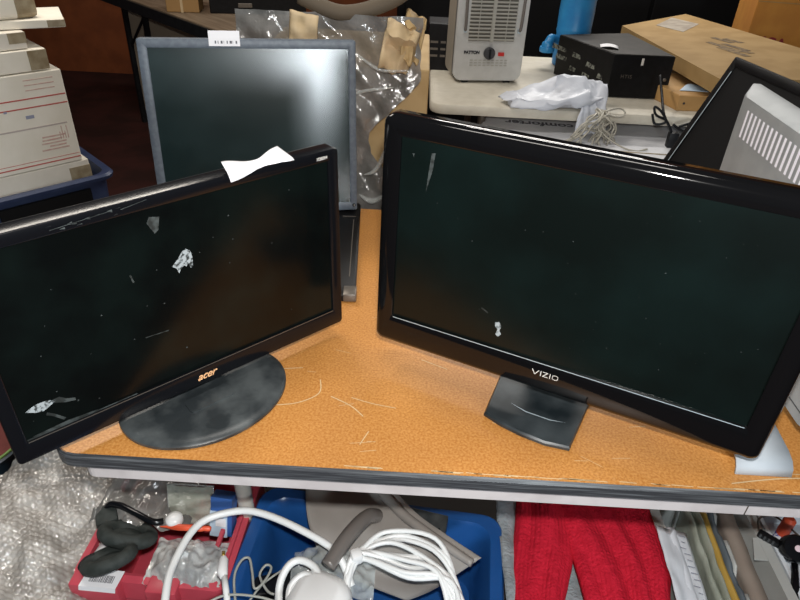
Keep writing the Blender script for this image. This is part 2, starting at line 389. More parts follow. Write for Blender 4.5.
# --- right monitor (VIZIO)
W, H = .5356, .3406
vz = thing('television', 'large glossy black television on a small square base, right of the oval-based monitor', 'television', (.2, .666, TABLE_Z), -.4161)
T = tilted(.0438, .0243)
m = MB(); m.X = T; bezel(m, W, H, .024, .0275, .0275, .0475, .013, .034, edge=.009)
m.mi = 1
m.poly([(-.238, -.0004, .0469), (.238, -.0004, .0469), (.238, -.0004, .0480), (-.238, -.0004, .0480)])
vbz = m.build('bezel', [M['gloss2'], M['chrome_and_glint']], vz, 50)
m = MB(); m.X = T; m.poly(screen_pts(W, H, .024, .0275, .0275, .0475, .004)); m.mi = 1; y = .0036
blotch(m, [(-.087, .088), (-.081, .090), (-.077, .083), (-.079, .077), (-.076, .071), (-.080, .066), (-.084, .069), (-.082, .077), (-.086, .082)], y)
m.mi = 2
for k in range(40):
    x, z = rnd.uniform(-.23, .23), rnd.uniform(.055, .3); d = rnd.uniform(.0003, .0008); blotch(m, [(x - d, z), (x, z - d), (x + d, z), (x, z + d)], y)
blotch(m, [(-.199, .302), (-.194, .303), (-.196, .28), (-.203, .25), (-.201, .28)], y); blotch(m, [(-.225, .297), (-.222, .297), (-.223, .292)], y)
blotch(m, [(-.108, .105), (-.098, .100), (-.099, .098), (-.109, .103)], y)
m.build('screen', [M['screen_v'], M['smudge'], M['faint']], vz)
m = MB(); m.X = T; back_shell(m, W, H, .034, .03); m.build('back_cover', M['gloss'], vz, 40)
m = MB()
outl = [(-.082, .12), (-.072, -.038), (-.045, -.047), (-.015, -.052), (.02, -.0535), (.052, -.047), (.060, .12)]
m.prism(outl, 0, .009, .0025); m.mi = 1
m.poly([(-.045, -.002, .0092), (-.02, -.010, .0092), (.015, -.010, .0092), (.036, -.004, .0092), (.015, -.0085, .0092), (-.02, -.0085, .0092)])
m.build('base', [M['vdusty'], M['chrome_and_glint']], vz, 35)
m = MB(); m.loft([[(p[0], .098 + p[1], z) for p in rrect(-.045, .035, -.018, .018, .01)] for z in (.008, .06, .12)]); m.build('neck', M['gloss'], vz, 40)
def strokes(mb, X, lines, wd):
    for pl in lines:
        P = [Vector((p[0], p[1], 0)) for p in pl]
        for a, b in zip(P, P[1:]):
            d = (b - a).normalized(); n = Vector((-d.y, d.x, 0)) * wd / 2; e = d * wd / 2
            for z in (.0004,): mb.poly([X @ (q + Vector((0, 0, z))) for q in (a - n - e, b - n + e, b + n + e, a + n - e)])
m = MB()
X = T @ frame_matrix((-.0065, -.0004, .0315), (1, 0, 0), (0, 0, 1))
cir = [(.0165 + .0042 * max(-1, min(1, 1.25 * math.cos(q))), .0042 * math.sin(q)) for q in [2 * PI * k / 20 for k in range(21)]]
X = X @ Matrix.Scale(.85, 4)
strokes(m, X, [[(-.021, .0042), (-.016, -.0042), (-.0105, .0042)], [(-.0068, .0042), (-.0068, -.0042)], [(-.0032, .0042), (.0042, .0042), (-.0032, -.0042), (.0046, -.0042)], [(.0082, .0042), (.0082, -.0042)], cir], .0012)
m.build('brand_lettering', M['silverink'], vbz)

# --- square monitor at the back
W, H = .4089, .3422
sq = thing('computer_monitor', 'square grey-bezelled monitor with a white sticker on top, behind the oval-based black monitor', 'monitor', (-.3168, 1.2206, TABLE_Z), .1866)
T = tilted(.02, .1418)
m = MB(); m.X = T; bezel(m, W, H, .0165, .0175, .0145, .017, .004, .035, edge=.002); m.build('bezel', M['bluegrey'], sq, 35)
m = MB(); m.X = T; m.poly(screen_pts(W, H, .0165, .0175, .0145, .017, .003)); m.build('screen', M['screen_s'], sq)
m = MB(); m.X = T; back_shell(m, W, H, .035, .03); m.build('back_cover', M['matte'], sq, 40)
m = MB(); m.X = T @ frame_matrix((.1975, -.0002, .0115), (1, 0, 0), (0, 0, 1)); m.lathe([(.0035, 0), (.0035, .0015), (.0025, .002)], 16); m.mi = 1; m.box((-.0005, -.0015, .002), (.0005, .0015, .0024)); m.build('power_button', [M['matte'], M['silverink']], sq)
m = MB(); m.X = T
m.loft([[(x, y, z) for x, y, z in ((-.073, .0005, H + .0145), (-.073, -.0008, H + .0006), (-.073, -.0008, H - .0125))], [(-.0155, .0005, H + .0145), (-.0155, -.0008, H + .0006), (-.0155, -.0008, H - .0125)]], False, False, False)
stk = m.build('sticker', M['white'], sq, None, .0005)
m = MB(); m.X = T
for k, wd in enumerate((.004, .002, .005, .001, .003, .006, .001, .004)): x = -.062 + k * .0055; m.poly([(x, -.0015, H - .008), (x + wd * .7, -.0015, H - .008), (x + wd * .7, -.0015, H - .003), (x, -.0015, H - .003)])
m.build('sticker_print', M['grey_ink'], stk)['kind'] = 'stuff'
# its wide base, swivelled square to the table
sw = Matrix.Rotation(-.1866 + .064, 4, 'Z')
m = MB(); m.X = Matrix.Translation((.038, .0, 0)) @ sw
m.loft([[(p[0], p[1], z) for p in rrect(-.19 + k, .172 - k, -.31 + k, .07 - k, .012)] for k, z in ((.002, 0), (0, .003), (0, .013), (.004, .016))])
m.build('base', M['pc'], sq, 35)
m = MB(); m.X = Matrix.Translation((.038, .0, 0)) @ sw
m.box((.150, -.3125, .002), (.1735, -.282, .0175), bevel=.002); m.build('corner_cap', M['steel'], sq, 35)
m = MB(); m.X = Matrix.Translation((.038, .0, 0)) @ sw
m.box((.135, -.006, .0155), (.163, -.003, .0165)); m.box((.158, -.25, .0158), (.160, -.02, .0166)); m.build('trim_line', M['steel'], sq)
m = MB(); m.loft([[(p[0], .09 + p[1], z) for p in rrect(-.05, .05, -.025, .025, .01)] for z in (.015, .16)]); m.build('neck', M['matte'], sq, 40)

# --- silver monitor seen from behind, facing right
sv = thing('silver_monitor', 'silver-grey monitor turned away, vent slots across its back, on a curved foot', 'monitor', (.513, .824, TABLE_Z))
def svp(u_, z_): return (0, u_, z_)
m = MB()   # local: x = thickness to the right, y = along table depth; back face at x=0
L = []
for k, x in ((.0, .0), (.0, .0)): pass
yA, yB, zA, zB = -.215, .2, .063, .365
def oct_(k, x): return [(x, p[0], p[1]) for p in rrect(yA - k, yB + k * 3.0, zA - k * .6, zB + k * .6, .006)]
m.loft([oct_(.0, 0), oct_(.004, .004), oct_(.016, .028), oct_(.016, .038)], True, True)
m.build('back_housing', M['silver'], sv, 25)
m = MB()
n = 27
for k in range(n):
    y = .172 - k * .0138; z0, z1 = (.308, .350) if k < 14 else (.285, .350)
    z1 -= .0; sl = .0
    m.poly([(-.0006, y, z0), (-.0006, y + .0062, z0), (-.0006, y + .0062 + sl, z1), (-.0006, y + sl, z1)])
m.build('vent_slot', M['vent'], sv)['kind'] = 'stuff'
m = MB()
for k in range(22):
    z = .10 + k * .0105; a = .25
    m.poly([(.0075, yB + .0185, z), (.0245, yB + .0425, z + .002), (.0245, yB + .0425, z + .007), (.0075, yB + .0185, z + .005)])
m.build('side_vent', M['ventdark'], sv)['kind'] = 'stuff'
m = MB(); m.box((-.0006, -.21, .078), (.002, .19, .0795)); m.build('seam', M['ventdark'], sv)
pr = [(-.2425, .0), (-.240, .010), (-.232, .0155), (-.215, .0175), (-.05, .0185), (.0, .02), (.06, .02)]
m = MB()
def fx(y): return -.0725 + .13 * max(0, min(.12, y + .24))
m.loft([[(fx(y), y, z), (fx(y) + .073, y, z)] for y, z in pr], False, False, False)
ft = m.build('curved_foot', M['silver2'], sv, 40, .0035)
m = MB(); m.loft([[(x + .01, y, z) for x, y in rrect(-.02, .02, -.05, .05, .008)] for z in (.02, .09)]); m.build('neck', M['silver2'], sv, 40)
# bottom plate of the foot so that it rests on the table
m = MB(); m.box((-.06, -.05, .0005), (.06, .06, .0185), bevel=.003); m.build('foot_block', M['silver2'], sv)

# --- black monitor behind it, facing left
bk = thing('black_monitor', 'black-framed widescreen monitor leaning back behind the silver monitor', 'monitor', (.575, 1.225, TABLE_Z), math.radians(-80))
W, H = .405, .345
T = tilted(.022, .41)
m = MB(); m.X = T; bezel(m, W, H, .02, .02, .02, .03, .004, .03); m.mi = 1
m.poly([(-W / 2 + .0195, -.0006, .03), (-W / 2 + .0215, -.0006, .03), (-W / 2 + .0215, -.0006, H - .03), (-W / 2 + .0195, -.0006, H - .03)])  # painted highlight on the inner edge of the left bezel
m.build('bezel', [M['pc'], M['chrome_and_glint']], bk, 35)
m = MB(); m.X = T; m.poly(screen_pts(W, H, .02, .02, .02, .03, .003)); m.build('screen', M['dark'], bk)
m = MB(); m.X = T; back_shell(m, W, H, .03, .02); m.build('back_cover', M['matte'], bk, 40)
m = MB(); m.prism(rrect(-.12, .12, -.02, .13, .03), 0, .012, .003); m.build('base', M['matte'], bk, 40)
m = MB(); m.loft([[(p[0], p[1], z) for p in rrect(-.04, .04, .055, .085, .01)] for z in (.01, .06)]); m.build('neck', M['matte'], bk, 40)

# ------------------------------------------------------------------ wrapped carton behind the table
wb = thing('wrapped_carton', 'tall cardboard carton wrapped in wrinkled grey plastic film behind the brown table', 'carton', (-.13, 1.62, 0))
m = MB(); m.box((-.235, -.19, 0), (.155, .19, 1.02), bevel=.004); m.build('carton', M['kraft'], wb)
def filmfn(uu, vv):
    z = .40 + .73 * vv; wq = max(0, min(1, (1.0 - z) / .11)) - .55 * max(0, min(1, (.84 - z) / .06)); x = -.25 + (.385 - .105 * wq + .008 * nz(z * 30, 2)) * uu
    y = -.225 + .022 * nz(x * 9, z * 7) + .014 * nz(x * 24 + z * 10, z * 16, 3) - .03 * math.exp(-((z - .74) / .07) ** 2)
    return (x + .016 * nz(z * 6, 5) * (uu > .9), y, z)
m = MB(); m.grid(filmfn, 70, 110); m.build('plastic_film', M['film'], wb, True)
def flap(pts, name, mt, wob=.01):
    m = MB()
    P = [Vector(p) for p in pts]
    def fn(a, b):
        q = (P[0] * (1 - a) + P[1] * a) * (1 - b) + (P[3] * (1 - a) + P[2] * a) * b
        return q + Vector((0, wob * nz(a * 3.1 + P[0].x * 9, b * 3.3, P[0].z), wob * .5 * nz(b * 4, a * 3, 7)))
    m.grid(fn, 12, 12); return m.build(name, mt, wb, 50, .004)
flap([(-.142, -.242, 1.045), (-.085, -.242, 1.045), (-.078, -.235, 1.125), (-.135, -.235, 1.135)], 'flap', M['kraft_in'])
flap([(.045, -.245, 1.035), (.105, -.235, 1.02), (.130, -.225, 1.10), (.065, -.24, 1.13)], 'flap', M['kraft_in'], .03)
flap([(.09, -.238, 1.055), (.128, -.23, 1.04), (.142, -.19, 1.12), (.10, -.2, 1.14)], 'flap', M['kraft'], .04)
m = MB(); m.tube(smooth_path([(-.12, -.2, 1.155), (-.04, -.21, 1.13), (.03, -.2, 1.14), (.09, -.2, 1.17), (.13, -.18, 1.21)], 8), .016, 8); m.build('rolled_edge', mat('dark_taupe_card', (.10, .075, .05), .8), wb, True)
def crease(pts, w_, name='film_crease'):
    m = MB(); m.tube(smooth_path(pts, 8), [w_ * (.25 + .75 * math.sin(PI * i / (8 * (len(pts) - 1)))) for i in range(8 * (len(pts) - 1) + 1)], 6); return m.build(name, M['clear'], wb, True)
for pts, w_ in [([(-.02, -.245, .97), (.02, -.25, .985), (.08, -.25, .995)], .004), ([(.0, -.25, 1.06), (.05, -.25, 1.03), (.11, -.245, 1.03)], .004), ([(.02, -.262, .80), (.05, -.265, .82), (.085, -.25, .90), (.11, -.245, .93)], .006), ([(.01, -.26, .75), (.04, -.27, .74), (.08, -.265, .76)], .007)]: crease(pts, w_)

# ------------------------------------------------------------------ white folding table at the back
wt = thing('folding_table', 'off-white plastic folding table at the back carrying the space heater', 'table', (.955, 2.52, 0))
a0 = rrect(-.91, .91, -.385, .385, .05)
m = MB(); ins = lambda k: rrect(-.91 + k, .91 - k, -.385 + k, .385 - k, .05 - k)
m.loft([[(p[0], p[1], z) for p in ins(k)] for k, z in ((.012, .703), (.003, .706), (0, .712), (0, .729), (.003, .737), (.01, TABLE_Z))]); m.build('tabletop', M['white_table'], wt, 40)
for sx in (-1, 1):
    for sy in (-1, 1):
        m = MB(); m.tube([(sx * .72, sy * .27, .70), (sx * .74, sy * .30, 0)], .014, 10); m.build('leg', M['steel'], wt, 40)
    m = MB(); m.tube([(sx * .735, -.29, .15), (sx * .735, .29, .15)], .009, 8); m.build('crossbar', M['steel'], wt, 40)

# space heater
ht = thing('space_heater', 'grey upright space heater with wire grille, dark knob and red switch', 'heater', (.254, 2.425, TABLE_Z), .16)
m = MB(); m.loft([[(p[0], y, p[1]) for p in rrect(-.128 + k, .128 - k, .008 + k, .40 - k, .03 - k)] for k, y in ((.006, .004), (.002, .0015), (.0, .006), (.0, .02))][1:] + [[(p[0], .15, p[1]) for p in rrect(-.128, .128, .008, .40, .03)]]); m.mi = 0
m.build('housing', [M['heater']], ht, 40)
m = MB(); m.loft([[(p[0], y, p[1]) for p in rrect(-.131, .131, .006, .403, .032)] for y in (.018, .145)], False, False); m.build('wrap_panel', M['heater_side'], ht, 40)
m = MB(); m.box((-.083, -.002, .148), (.083, .002, .36)); m.build('grille_back', M['grille_dark'], ht)
m = MB()
for k in range(17):
    z = .154 + k * .0123; m.tube([(-.084, -.005, z), (.084, -.005, z)], .0034, 6)
m.box((-.006, -.011, .146), (.006, -.004, .362))
for x in (-.05, .05): m.box((x - .0012, -.010, .148), (x + .0012, -.005, .36))
m.build('grille', M['grille'], ht)
for sx in (-1, 1):
    m = MB(); m.tube(smooth_path([(sx * .098, -.004, .185), (sx * .100, -.016, .20), (sx * .102, -.016, .30), (sx * .10, -.004, .37)], 6), .0055, 8); m.build('handle', M['grey_gloss'], ht, True)
    m = MB(); m.box((sx * .098 - .005, -.01, .176), (sx * .098 + .005, .002, .19), bevel=.002); m.build('handle_clip', M['chrome_and_glint'], ht)
m = MB(); m.X = frame_matrix((-.002, 0, .107), (1, 0, 0), (0, 0, 1)); m.lathe([(.021, 0), (.021, .01), (.017, .014)], 24); m.mi = 1; m.box((-.003, -.016, .014), (.003, .016, .02)); m.build('control_knob', [M['knob'], M['matte']], ht, 40)
m = MB(); m.box((.032, -.005, .0975), (.054, .002, .110), bevel=.001); m.build('power_switch', M['red_switch'], ht)
text_mesh('brand_lettering', 'PATTON', .0145, M['black_ink'], ht, frame_matrix((-.066, -.0006, .108), (1, 0, 0), (0, 0, 1)), bold=.0009)
m = MB()
for rr_ in range(3):
    for k in range(9):
        x = -.07 + k * .016; z = .062 + rr_ * .009; m.box((x, -.0006, z), (x + .011, .001, z + .0035))
m.build('louvre', M['grille'], ht)['kind'] = 'stuff'
for sx in (-1, 1):
    m = MB(); m.box((sx * .08 - .012, .01, 0), (sx * .08 + .012, .13, .012)); m.build('foot', M['matte'], ht)

# blue jug
jg = thing('plastic_jug', 'bright blue plastic jug behind the black computer case', 'jug', (.62, 2.78, TABLE_Z))
m = MB(); m.lathe([(.060, 0), (.066, .006), (.068, .05), (.066, .12), (.070, .135), (.068, .145), (.07, .20), (.069, .25), (.073, .262), (.070, .29)], 32); m.build('body', M['jug'], jg, 40)
m = MB(); m.tube(smooth_path([(-.062, -.03, .10), (-.092, -.05, .11), (-.105, -.06, .09), (-.108, -.062, .07)], 6), [.016] * 6 + [.018] * 6 + [.024] * 6 + [.026], 10); m.build('spout', M['jug'], jg, True)
m = MB(); m.lathe([(.027, .0), (.03, .01), (.028, .02)], 16, (-.108, -.062, .06)); m.build('spout_cap', M['jug'], jg, 40)
m = MB(); m.lathe([(.072, .288), (.074, .292), (.074, .31), (.06, .318)], 32); m.build('lid', M['jug'], jg, 40)

# black computer case
pc = thing('computer_case', 'black desktop computer case lying on the white table, paper scrap on top', 'computer', (.79, 2.40, TABLE_Z), .10)
m = MB(); Q = [(-.125, -.07), (.085, -.085), (.06, .30), (-.235, .23)]
m.prism(Q, .004, .147); m.build('case', M['pc'], pc)
m = MB(); m.prism([(-.122, -.067), (.082, -.082), (.058, .298), (-.232, .228)], .1472, .149); m.build('top_panel', M['pctop'], pc)
m = MB()
for k, (t_, z_, w_) in enumerate([(.12, .052, .03), (.28, .075, .05), (.34, .035, .045), (.55, .09, .05), (.60, .04, .04), (.8, .065, .07), (.83, .095, .09)]):
    x = -.125 - .11 * t_; yy = -.07 + .30 * t_; d = Vector((-.11, .30)).normalized()
    m.poly([(x - .001, yy - .001, z_), (x + d.x * w_ - .001, yy + d.y * w_ - .001, z_), (x + d.x * w_ * .9 - .001, yy + d.y * w_ * .9 - .001, z_ + .018), (x - .001, yy - .001, z_ + .014)])
m.build('port', mat('dull_ports', (.20, .21, .18), .6, col2=(.015, .015, .015), nscale=90, nlo=.45, nhi=.55), pc)['kind'] = 'stuff'
text_mesh('front_lettering', 'HTIS', .017, M['steel'], pc, frame_matrix((-.07, -.0765, .075), (.21, -.015, 0), (0, 0, 1)), space=1.2)
m = MB(); m.box((-.028, -.079, .115), (-.020, -.0755, .138)); m.build('drive_light', M['silverink'], pc)
m = MB(); m.X = frame_matrix((.066, -.0845, .07), (.21, -.015, 0), (0, 0, 1)); m.lathe([(.006, 0), (.006, .003), (.004, .004)], 12); m.build('power_button', M['steel'], pc)
o = MB(); o.grid(lambda a, b: (.64 + .06 * a + .01 * b, 2.40 + .05 * b - .02 * a, TABLE_Z + .1515 + .006 * math.sin(3 * a)), 6, 6)
tag(o.build('paper_scrap', M['white'], None, True, .0006), 'small white paper scrap on top of the black computer case', 'paper')

# dark electronics left of the heater
el = thing('power_supply', 'black electronic unit standing left of the space heater', 'electronics', (.07, 2.64, TABLE_Z))
m = MB(); m.box((-.04, -.06, 0), (.07, .08, .17), bevel=.004); m.build('casing', M['pc'], el)
m = MB()
for z in (.10, .075, .05): m.box((-.03, -.0615, z), (.0, -.0595, z + .008)); m.box((.01, -.0615, z), (.03, -.0595, z + .008))
m.build('button_row', M['steel'], el)

# white plastic bag
bg = MB()
def bagfn(a, b):
    ang = 2 * PI * a; rad = (.065 + .10 * math.sin(PI * b) ** .8) * (1 - b ** 5)
    x = 1.25 * rad * math.cos(ang) * (1 - b * .25); y = .6 * rad * math.sin(ang) * (1 - b * .3)
    z = .085 * b ** .8 * (.8 + .35 * math.cos(ang - .4))
    k = .024 * nz(x * 16 + 2, y * 16, b * 3) + .012 * nz(x * 38, y * 38, b * 6)
    return (.46 + x + k, 2.185 + y + k * .7, TABLE_Z + .003 + max(0, z + k * .8 * (b > .05)))
bg.grid(bagfn, 48, 24)
hang = lambda a, b: (.545 + .085 * a - .015 * (1 - a) * b + .012 * nz(a * 5, b * 4, 2), 2.185 - .075 * min(1, b * 2.2) + .014 * nz(a * 6, b * 3, 8), TABLE_Z + .075 * (1 - min(1, b * 2)) + .006 - .075 * max(0, b - .42) * 1.7 + .01 * nz(a * 7, b * 5))
bg.grid(hang, 16, 20)
tag(bg.build('plastic_bag', M['bag'], None, True), 'crumpled white plastic bag on the white table in front of the black case', 'bag')

# grey cord tangle over the table edge
rc = random.Random(5); m = MB()
for k in range(15):
    x, z = .60 + rc.uniform(-.015, .03), .815 - rc.uniform(0, .02); pts = [(x, 2.15, .75), (x, 2.085, .752)]; dx = rc.uniform(-.025, .012)
    for i in range(rc.randint(4, 6)):
        x += dx + rc.uniform(-.022, .022); pts.append((x, 2.085 - .035 * rc.random(), .748 - .024 * (i + .4) + rc.uniform(-.006, .006)))
    m.tube(smooth_path(pts, 6), .0034, 6)
for k in range(4):
    c = (.60 + rc.uniform(-.02, .05), .77 + rc.uniform(-.05, .02)); rx_, rz_ = rc.uniform(.02, .035), rc.uniform(.012, .03)
    m.tube([(c[0] + rx_ * math.cos(q), 2.07 + .01 * math.sin(2 * q), c[1] - .02 + rz_ * math.sin(q)) for q in [2 * PI * i / 20 for i in range(20)]], .003, 6, closed=True)
m.tube(smooth_path([(.59, 2.14, .755), (.60, 2.08, .755), (.61, 2.06, .70), (.67, 2.03, .665), (.72, 2.02, .655), (.76, 2.03, .66)], 8), .003, 6)
tag(m.build('cord_tangle', M['cord'], None, True), 'tangle of thin grey cords hanging over the white table edge', 'cords')

# carton with comforter lettering under the white table
cb = thing('comforter_carton', 'pale grey carton printed comforter upside down, under the white table edge', 'carton', (0, 0, 0))
m = MB(); m.prism([(.10, 1.75), (.80, 1.72), (1.0, 2.30), (.275, 2.37)], 0, .655, .003); m.build('carton', mat('grey_white_card', (.70, .71, .75), .5, col2=(.78, .79, .83), nscale=6), cb)
text_mesh('printed_lettering', 'comforter', .058, M['grey_ink'], cb, frame_matrix((.44, 2.245, .6562), (-1, .08, 0), (-.1, -1, 0)), bold=.001, space=1.0)
m = MB(); m.poly([(.17, 2.03, .6557), (.89, 1.99, .6557), (.893, 2.0, .6557), (.173, 2.04, .6557)]); m.build('flap_seam', M['tape'], cb)

# cartons on the white table
sb = thing('small_carton', 'small flat cardboard carton on the white table edge under the long carton', 'carton', (.885, 2.20, TABLE_Z), .06)
m = MB(); m.prism([(0, 0), (.22, .0), (.26, .30), (-.07, .30)], 0, .052, .003); m.build('carton', mat('orange_tan_card', (.40, .22, .075), .75, col2=(.46, .27, .1), nscale=8), sb)
m = MB(); m.X = frame_matrix((.02, -.0005, .026), (1, 0, 0), (0, 0, 1)); m.lathe([(.004, 0), (.004, .0008)], 12); m.build('hand_hole', M['black_ink'], sb)
o = MB(); o.grid(lambda a, b: (.90 + .10 * a + .02 * b, 2.255 + .07 * b * math.sin(PI * (.15 + .7 * a)), TABLE_Z + .0545 + .008 * math.sin(4 * a) * b), 14, 6)
tag(o.build('plastic_packet', M['pale_blue'], None, True, .0008), 'shiny pale blue packet lying on the small flat carton', 'packet')
lc = thing('long_carton', 'long flat brown carton with a white address label, behind the black case', 'carton', (0, 0, 0))
m = MB(); A, B, Cc, D = Vector((.892, 3.06, .855)), Vector((1.285, 3.40, .865)), Vector((1.54, 2.10, .90)), Vector((.955, 2.10, .875))
tk = Vector((0, 0, -.05))
m.loft([[A + tk, B + tk, Cc + tk, D + tk], [A, B, Cc, D]]); m.build('carton', M['kraft2'], lc)
def onflat(s, t_): return A.lerp(D, t_).lerp(B.lerp(Cc, t_), s) + Vector((0, 0, .0012))
m = MB(); m.poly([onflat(*p) for p in ((.35, .10), (.72, .02), (.80, .18), (.45, .27))]); m.build('address_label', mat('soiled_label', (.42, .37, .30), .6, col2=(.3, .25, .2), nscale=18), lc)
m = MB(); m.poly([onflat(*p) for p in ((.58, .12), (.66, .10), (.68, .13), (.6, .15))])
for k, (s_, t_, L_) in enumerate([(.55, .40, .2), (.42, .46, .35), (.50, .50, .25), (.40, .55, .3), (.62, .43, .16), (.48, .60, .12)]):
    m.poly([onflat(s_, t_ - .0), onflat(s_ + .05, t_ - .0), onflat(s_ + .09, t_ + L_ * .5), onflat(s_ + .04, t_ + L_ * .5)])
m.build('faded_print', mat('brown_print', (.12, .08, .045), .8, col2=(.24, .16, .07), nscale=70, nlo=.45, nhi=.6), lc)['kind'] = 'stuff'
m = MB(); m.poly([onflat(.55, .90), onflat(.95, .80), onflat(.97, .86), onflat(.6, .98)]); m.build('tape_strip', M['kraft_in'], lc)
ob = thing('orange_carton', 'orange-brown carton with red lettering at the far right corner', 'carton', (1.43, 3.02, TABLE_Z), -.18, 'orange cartons at the far right')
m = MB(); m.box((0, 0, .0), (.26, .3, .38), bevel=.004); m.build('carton', M['orange'], ob)
text_mesh('red_lettering', 'HGA', .055, M['dark_red_ink'], ob, frame_matrix((.10, -.0008, .085), (1, 0, -.05), (0, 0, 1)), bold=.003, space=1.1)
m = MB(); m.box((.002, -.002, .245), (.258, .0, .248)); m.build('flap_seam', M['kraft2'], ob)
ob2 = thing('orange_carton', 'second orange carton beyond the red-lettered one at the right frame edge', 'carton', (1.70, 2.98, TABLE_Z), -.18, 'orange cartons at the far right')
m = MB(); m.box((0, 0, 0), (.25, .3, .40), bevel=.004); m.build('carton', M['orange'], ob2)
m = MB(); m.box((.0, -.0015, .0), (.012, .0, .4)); m.build('edge_tape', M['kraft_in'], ob2)
# black hanging cord with plug
hc = thing('electrical_cable', 'black cord with a plug hanging over the white table edge by the small carton', 'cord', (.84, 2.12, TABLE_Z))
m = MB(); m.tube(smooth_path([(-.02, .13, .10), (-.025, .06, .06), (-.035, -.03, .02), (-.012, -.04, -.015), (.005, -.04, -.04)], 8), .0045, 8)
m.tube(smooth_path([(-.03, -.04, .005), (-.065, -.045, .02), (-.075, -.045, .045), (-.05, -.05, .03), (-.03, -.05, 0), (-.06, -.045, -.01), (-.075, -.04, .02)], 8), .004, 8)
m.tube(smooth_path([(.0, -.04, -.01), (.04, -.045, -.03), (.085, -.045, -.02), (.07, -.04, .0), (.02, -.045, -.015)], 8), .004, 8); m.build('cord', M['matte'], hc, True)
m = MB(); m.box((-.006, -.056, -.085), (.026, -.03, -.035), bevel=.004); m.build('plug', M['matte'], hc, 40)

# dark backdrop added behind the white table to blacken the unlit distance
dk = thing('dark_backdrop', 'tall black added cabinet standing in the dark behind the white table', 'backdrop', (1.3, 4.2, 0))
m = MB(); m.box((-1.45, 0, .0), (1.6, .5, 1.75), bevel=.01); m.build('body', M['dark'], dk)
for x in (-1.40, -.66, .08, .82):
    m = MB(); m.box((x, -.018, .08), (x + .72, -.001, 1.70), bevel=.004); m.build('backdrop_panel', M['dark'], dk)

# ------------------------------------------------------------------ distant wooden table, left
ft_ = thing('wooden_table', 'low brown wooden table with black legs in the far left background', 'table', (-.95, 3.67, 0), math.radians(-45))
m = MB(); m.box((-.93, -.42, .715), (.75, .20, .75), bevel=.004); m.build('tabletop', M['woodtop'], ft_)
m = MB(); m.box((-.92, -.428, .69), (.74, -.412, .742)); m.build('front_rail', M['matte'], ft_)
for x, yy in ((-.72, -.36), (-.45, -.36), (.65, -.36), (-.72, .14), (.65, .14)):
    m = MB(); m.box((x - .013, yy - .013, 0), (x + .013, yy + .013, .72)); m.build('leg', M['matte'], ft_)
m = MB(); m.tube([(-.70, -.36, .47), (-.46, -.36, .66)], .008, 6); m.build('brace', M['matte'], ft_)
cc = thing('cream_carton', 'cream carton standing under the far wooden table', 'carton', (-1.48, 4.30, 0), math.radians(-12))
m = MB(); m.box((-.32, -.2, 0), (.42, .2, .66), bevel=.004); m.build('carton', M['cream'], cc)
m = MB(); m.box((-.18, -.203, .0), (-.165, -.199, .66)); m.build('tape_strip', M['kraft_in'], cc)
xb = thing('black_box', 'black equipment box on the far wooden table', 'box', (-.93, 3.58, .75), math.radians(12))
m = MB(); m.box((-.16, -.12, 0), (.32, .2, .14), bevel=.004); m.build('case', M['pc'], xb)
m = MB(); m.box((-.02, -.13, .03), (.05, -.118, .05), bevel=.002); m.build('latch', M['steel'], xb)
bb = thing('brown_box', 'small tan box on the far wooden table left of the black box', 'box', (-1.18, 3.46, .75), math.radians(8))
m = MB(); m.box((-.10, -.04, 0), (.06, .10, .12), bevel=.004); m.build('carton', M['woodtan'], bb)
m = MB(); m.box((-.03, -.0415, .0), (-.018, -.039, .12)); m.build('tape_strip', M['kraft_in'], bb)

# ------------------------------------------------------------------ tote with shipping boxes, left
TY = math.radians(46)
to = thing('storage_tote', 'navy blue plastic tote filled with white shipping boxes at the left', 'tote', (-1.065, 2.125, 0), TY)
# local: corner at origin, long side along -x, other side along +y
m = MB()
def tr(k, z): return [(p[0], p[1], z) for p in rrect(-.62 + k, .0 - k, 0 + k, .42 - k, .05)]
m.loft([tr(.05, .003), tr(.045, 0), tr(.03, .15), tr(.02, .415), tr(0, .42), tr(-.002, .432), tr(.004, .44), tr(.026, .436), tr(.030, .40), tr(.055, .012)], True, True); m.build('shell', M['blue_tote'], to, 40)
m = MB(); m.prism(rrect(-.40, -.10, -.002, .012, .004), .30, .40); m.build('handle_recess', M['dark'], to)
m = MB(); m.box((-.57, -.004, .385), (-.46, .02, .408)); m.build('sticker', M['pale_blue'], to)
def shipbox(name, label, w_, d_, z0, z1, ox, oy, mt, lines=(), patch=None, rz=TY, extra=None, cat='box', px=-1.162, py=2.095):
    b = thing(name, label, cat, (px, py, z0), rz, 'boxes stacked in the blue tote')
    h_ = z1 - z0
    m = MB(); m.box((-w_ + ox, oy, 0), (ox, oy + d_, h_), bevel=.003); m.build('carton', mt, b)
    if lines:
        for t_, wd in lines:
            m = MB(); m.box((-w_ + ox + .003, oy - .0008, h_ * t_), (ox - .003, oy + .001, h_ * t_ + wd)); m.build('red_line', M['redline'], b)
    if patch:
        m = MB(); m.box((ox - patch[0], oy - .0015, h_ * patch[1]), (ox + .0015, oy + .05, h_ * patch[2])); m.build('tape_patch', M['tape'], b)
    if extra: extra(b, w_, ox, oy, h_)
    return b
shipbox('shipping_box', 'low white carton with brown tape, bottom of the stack in the blue tote', .40, .30, .36, .489, .0, .0, M['shipbox2'], patch=(.07, .15, .85), px=-1.150, py=2.11)
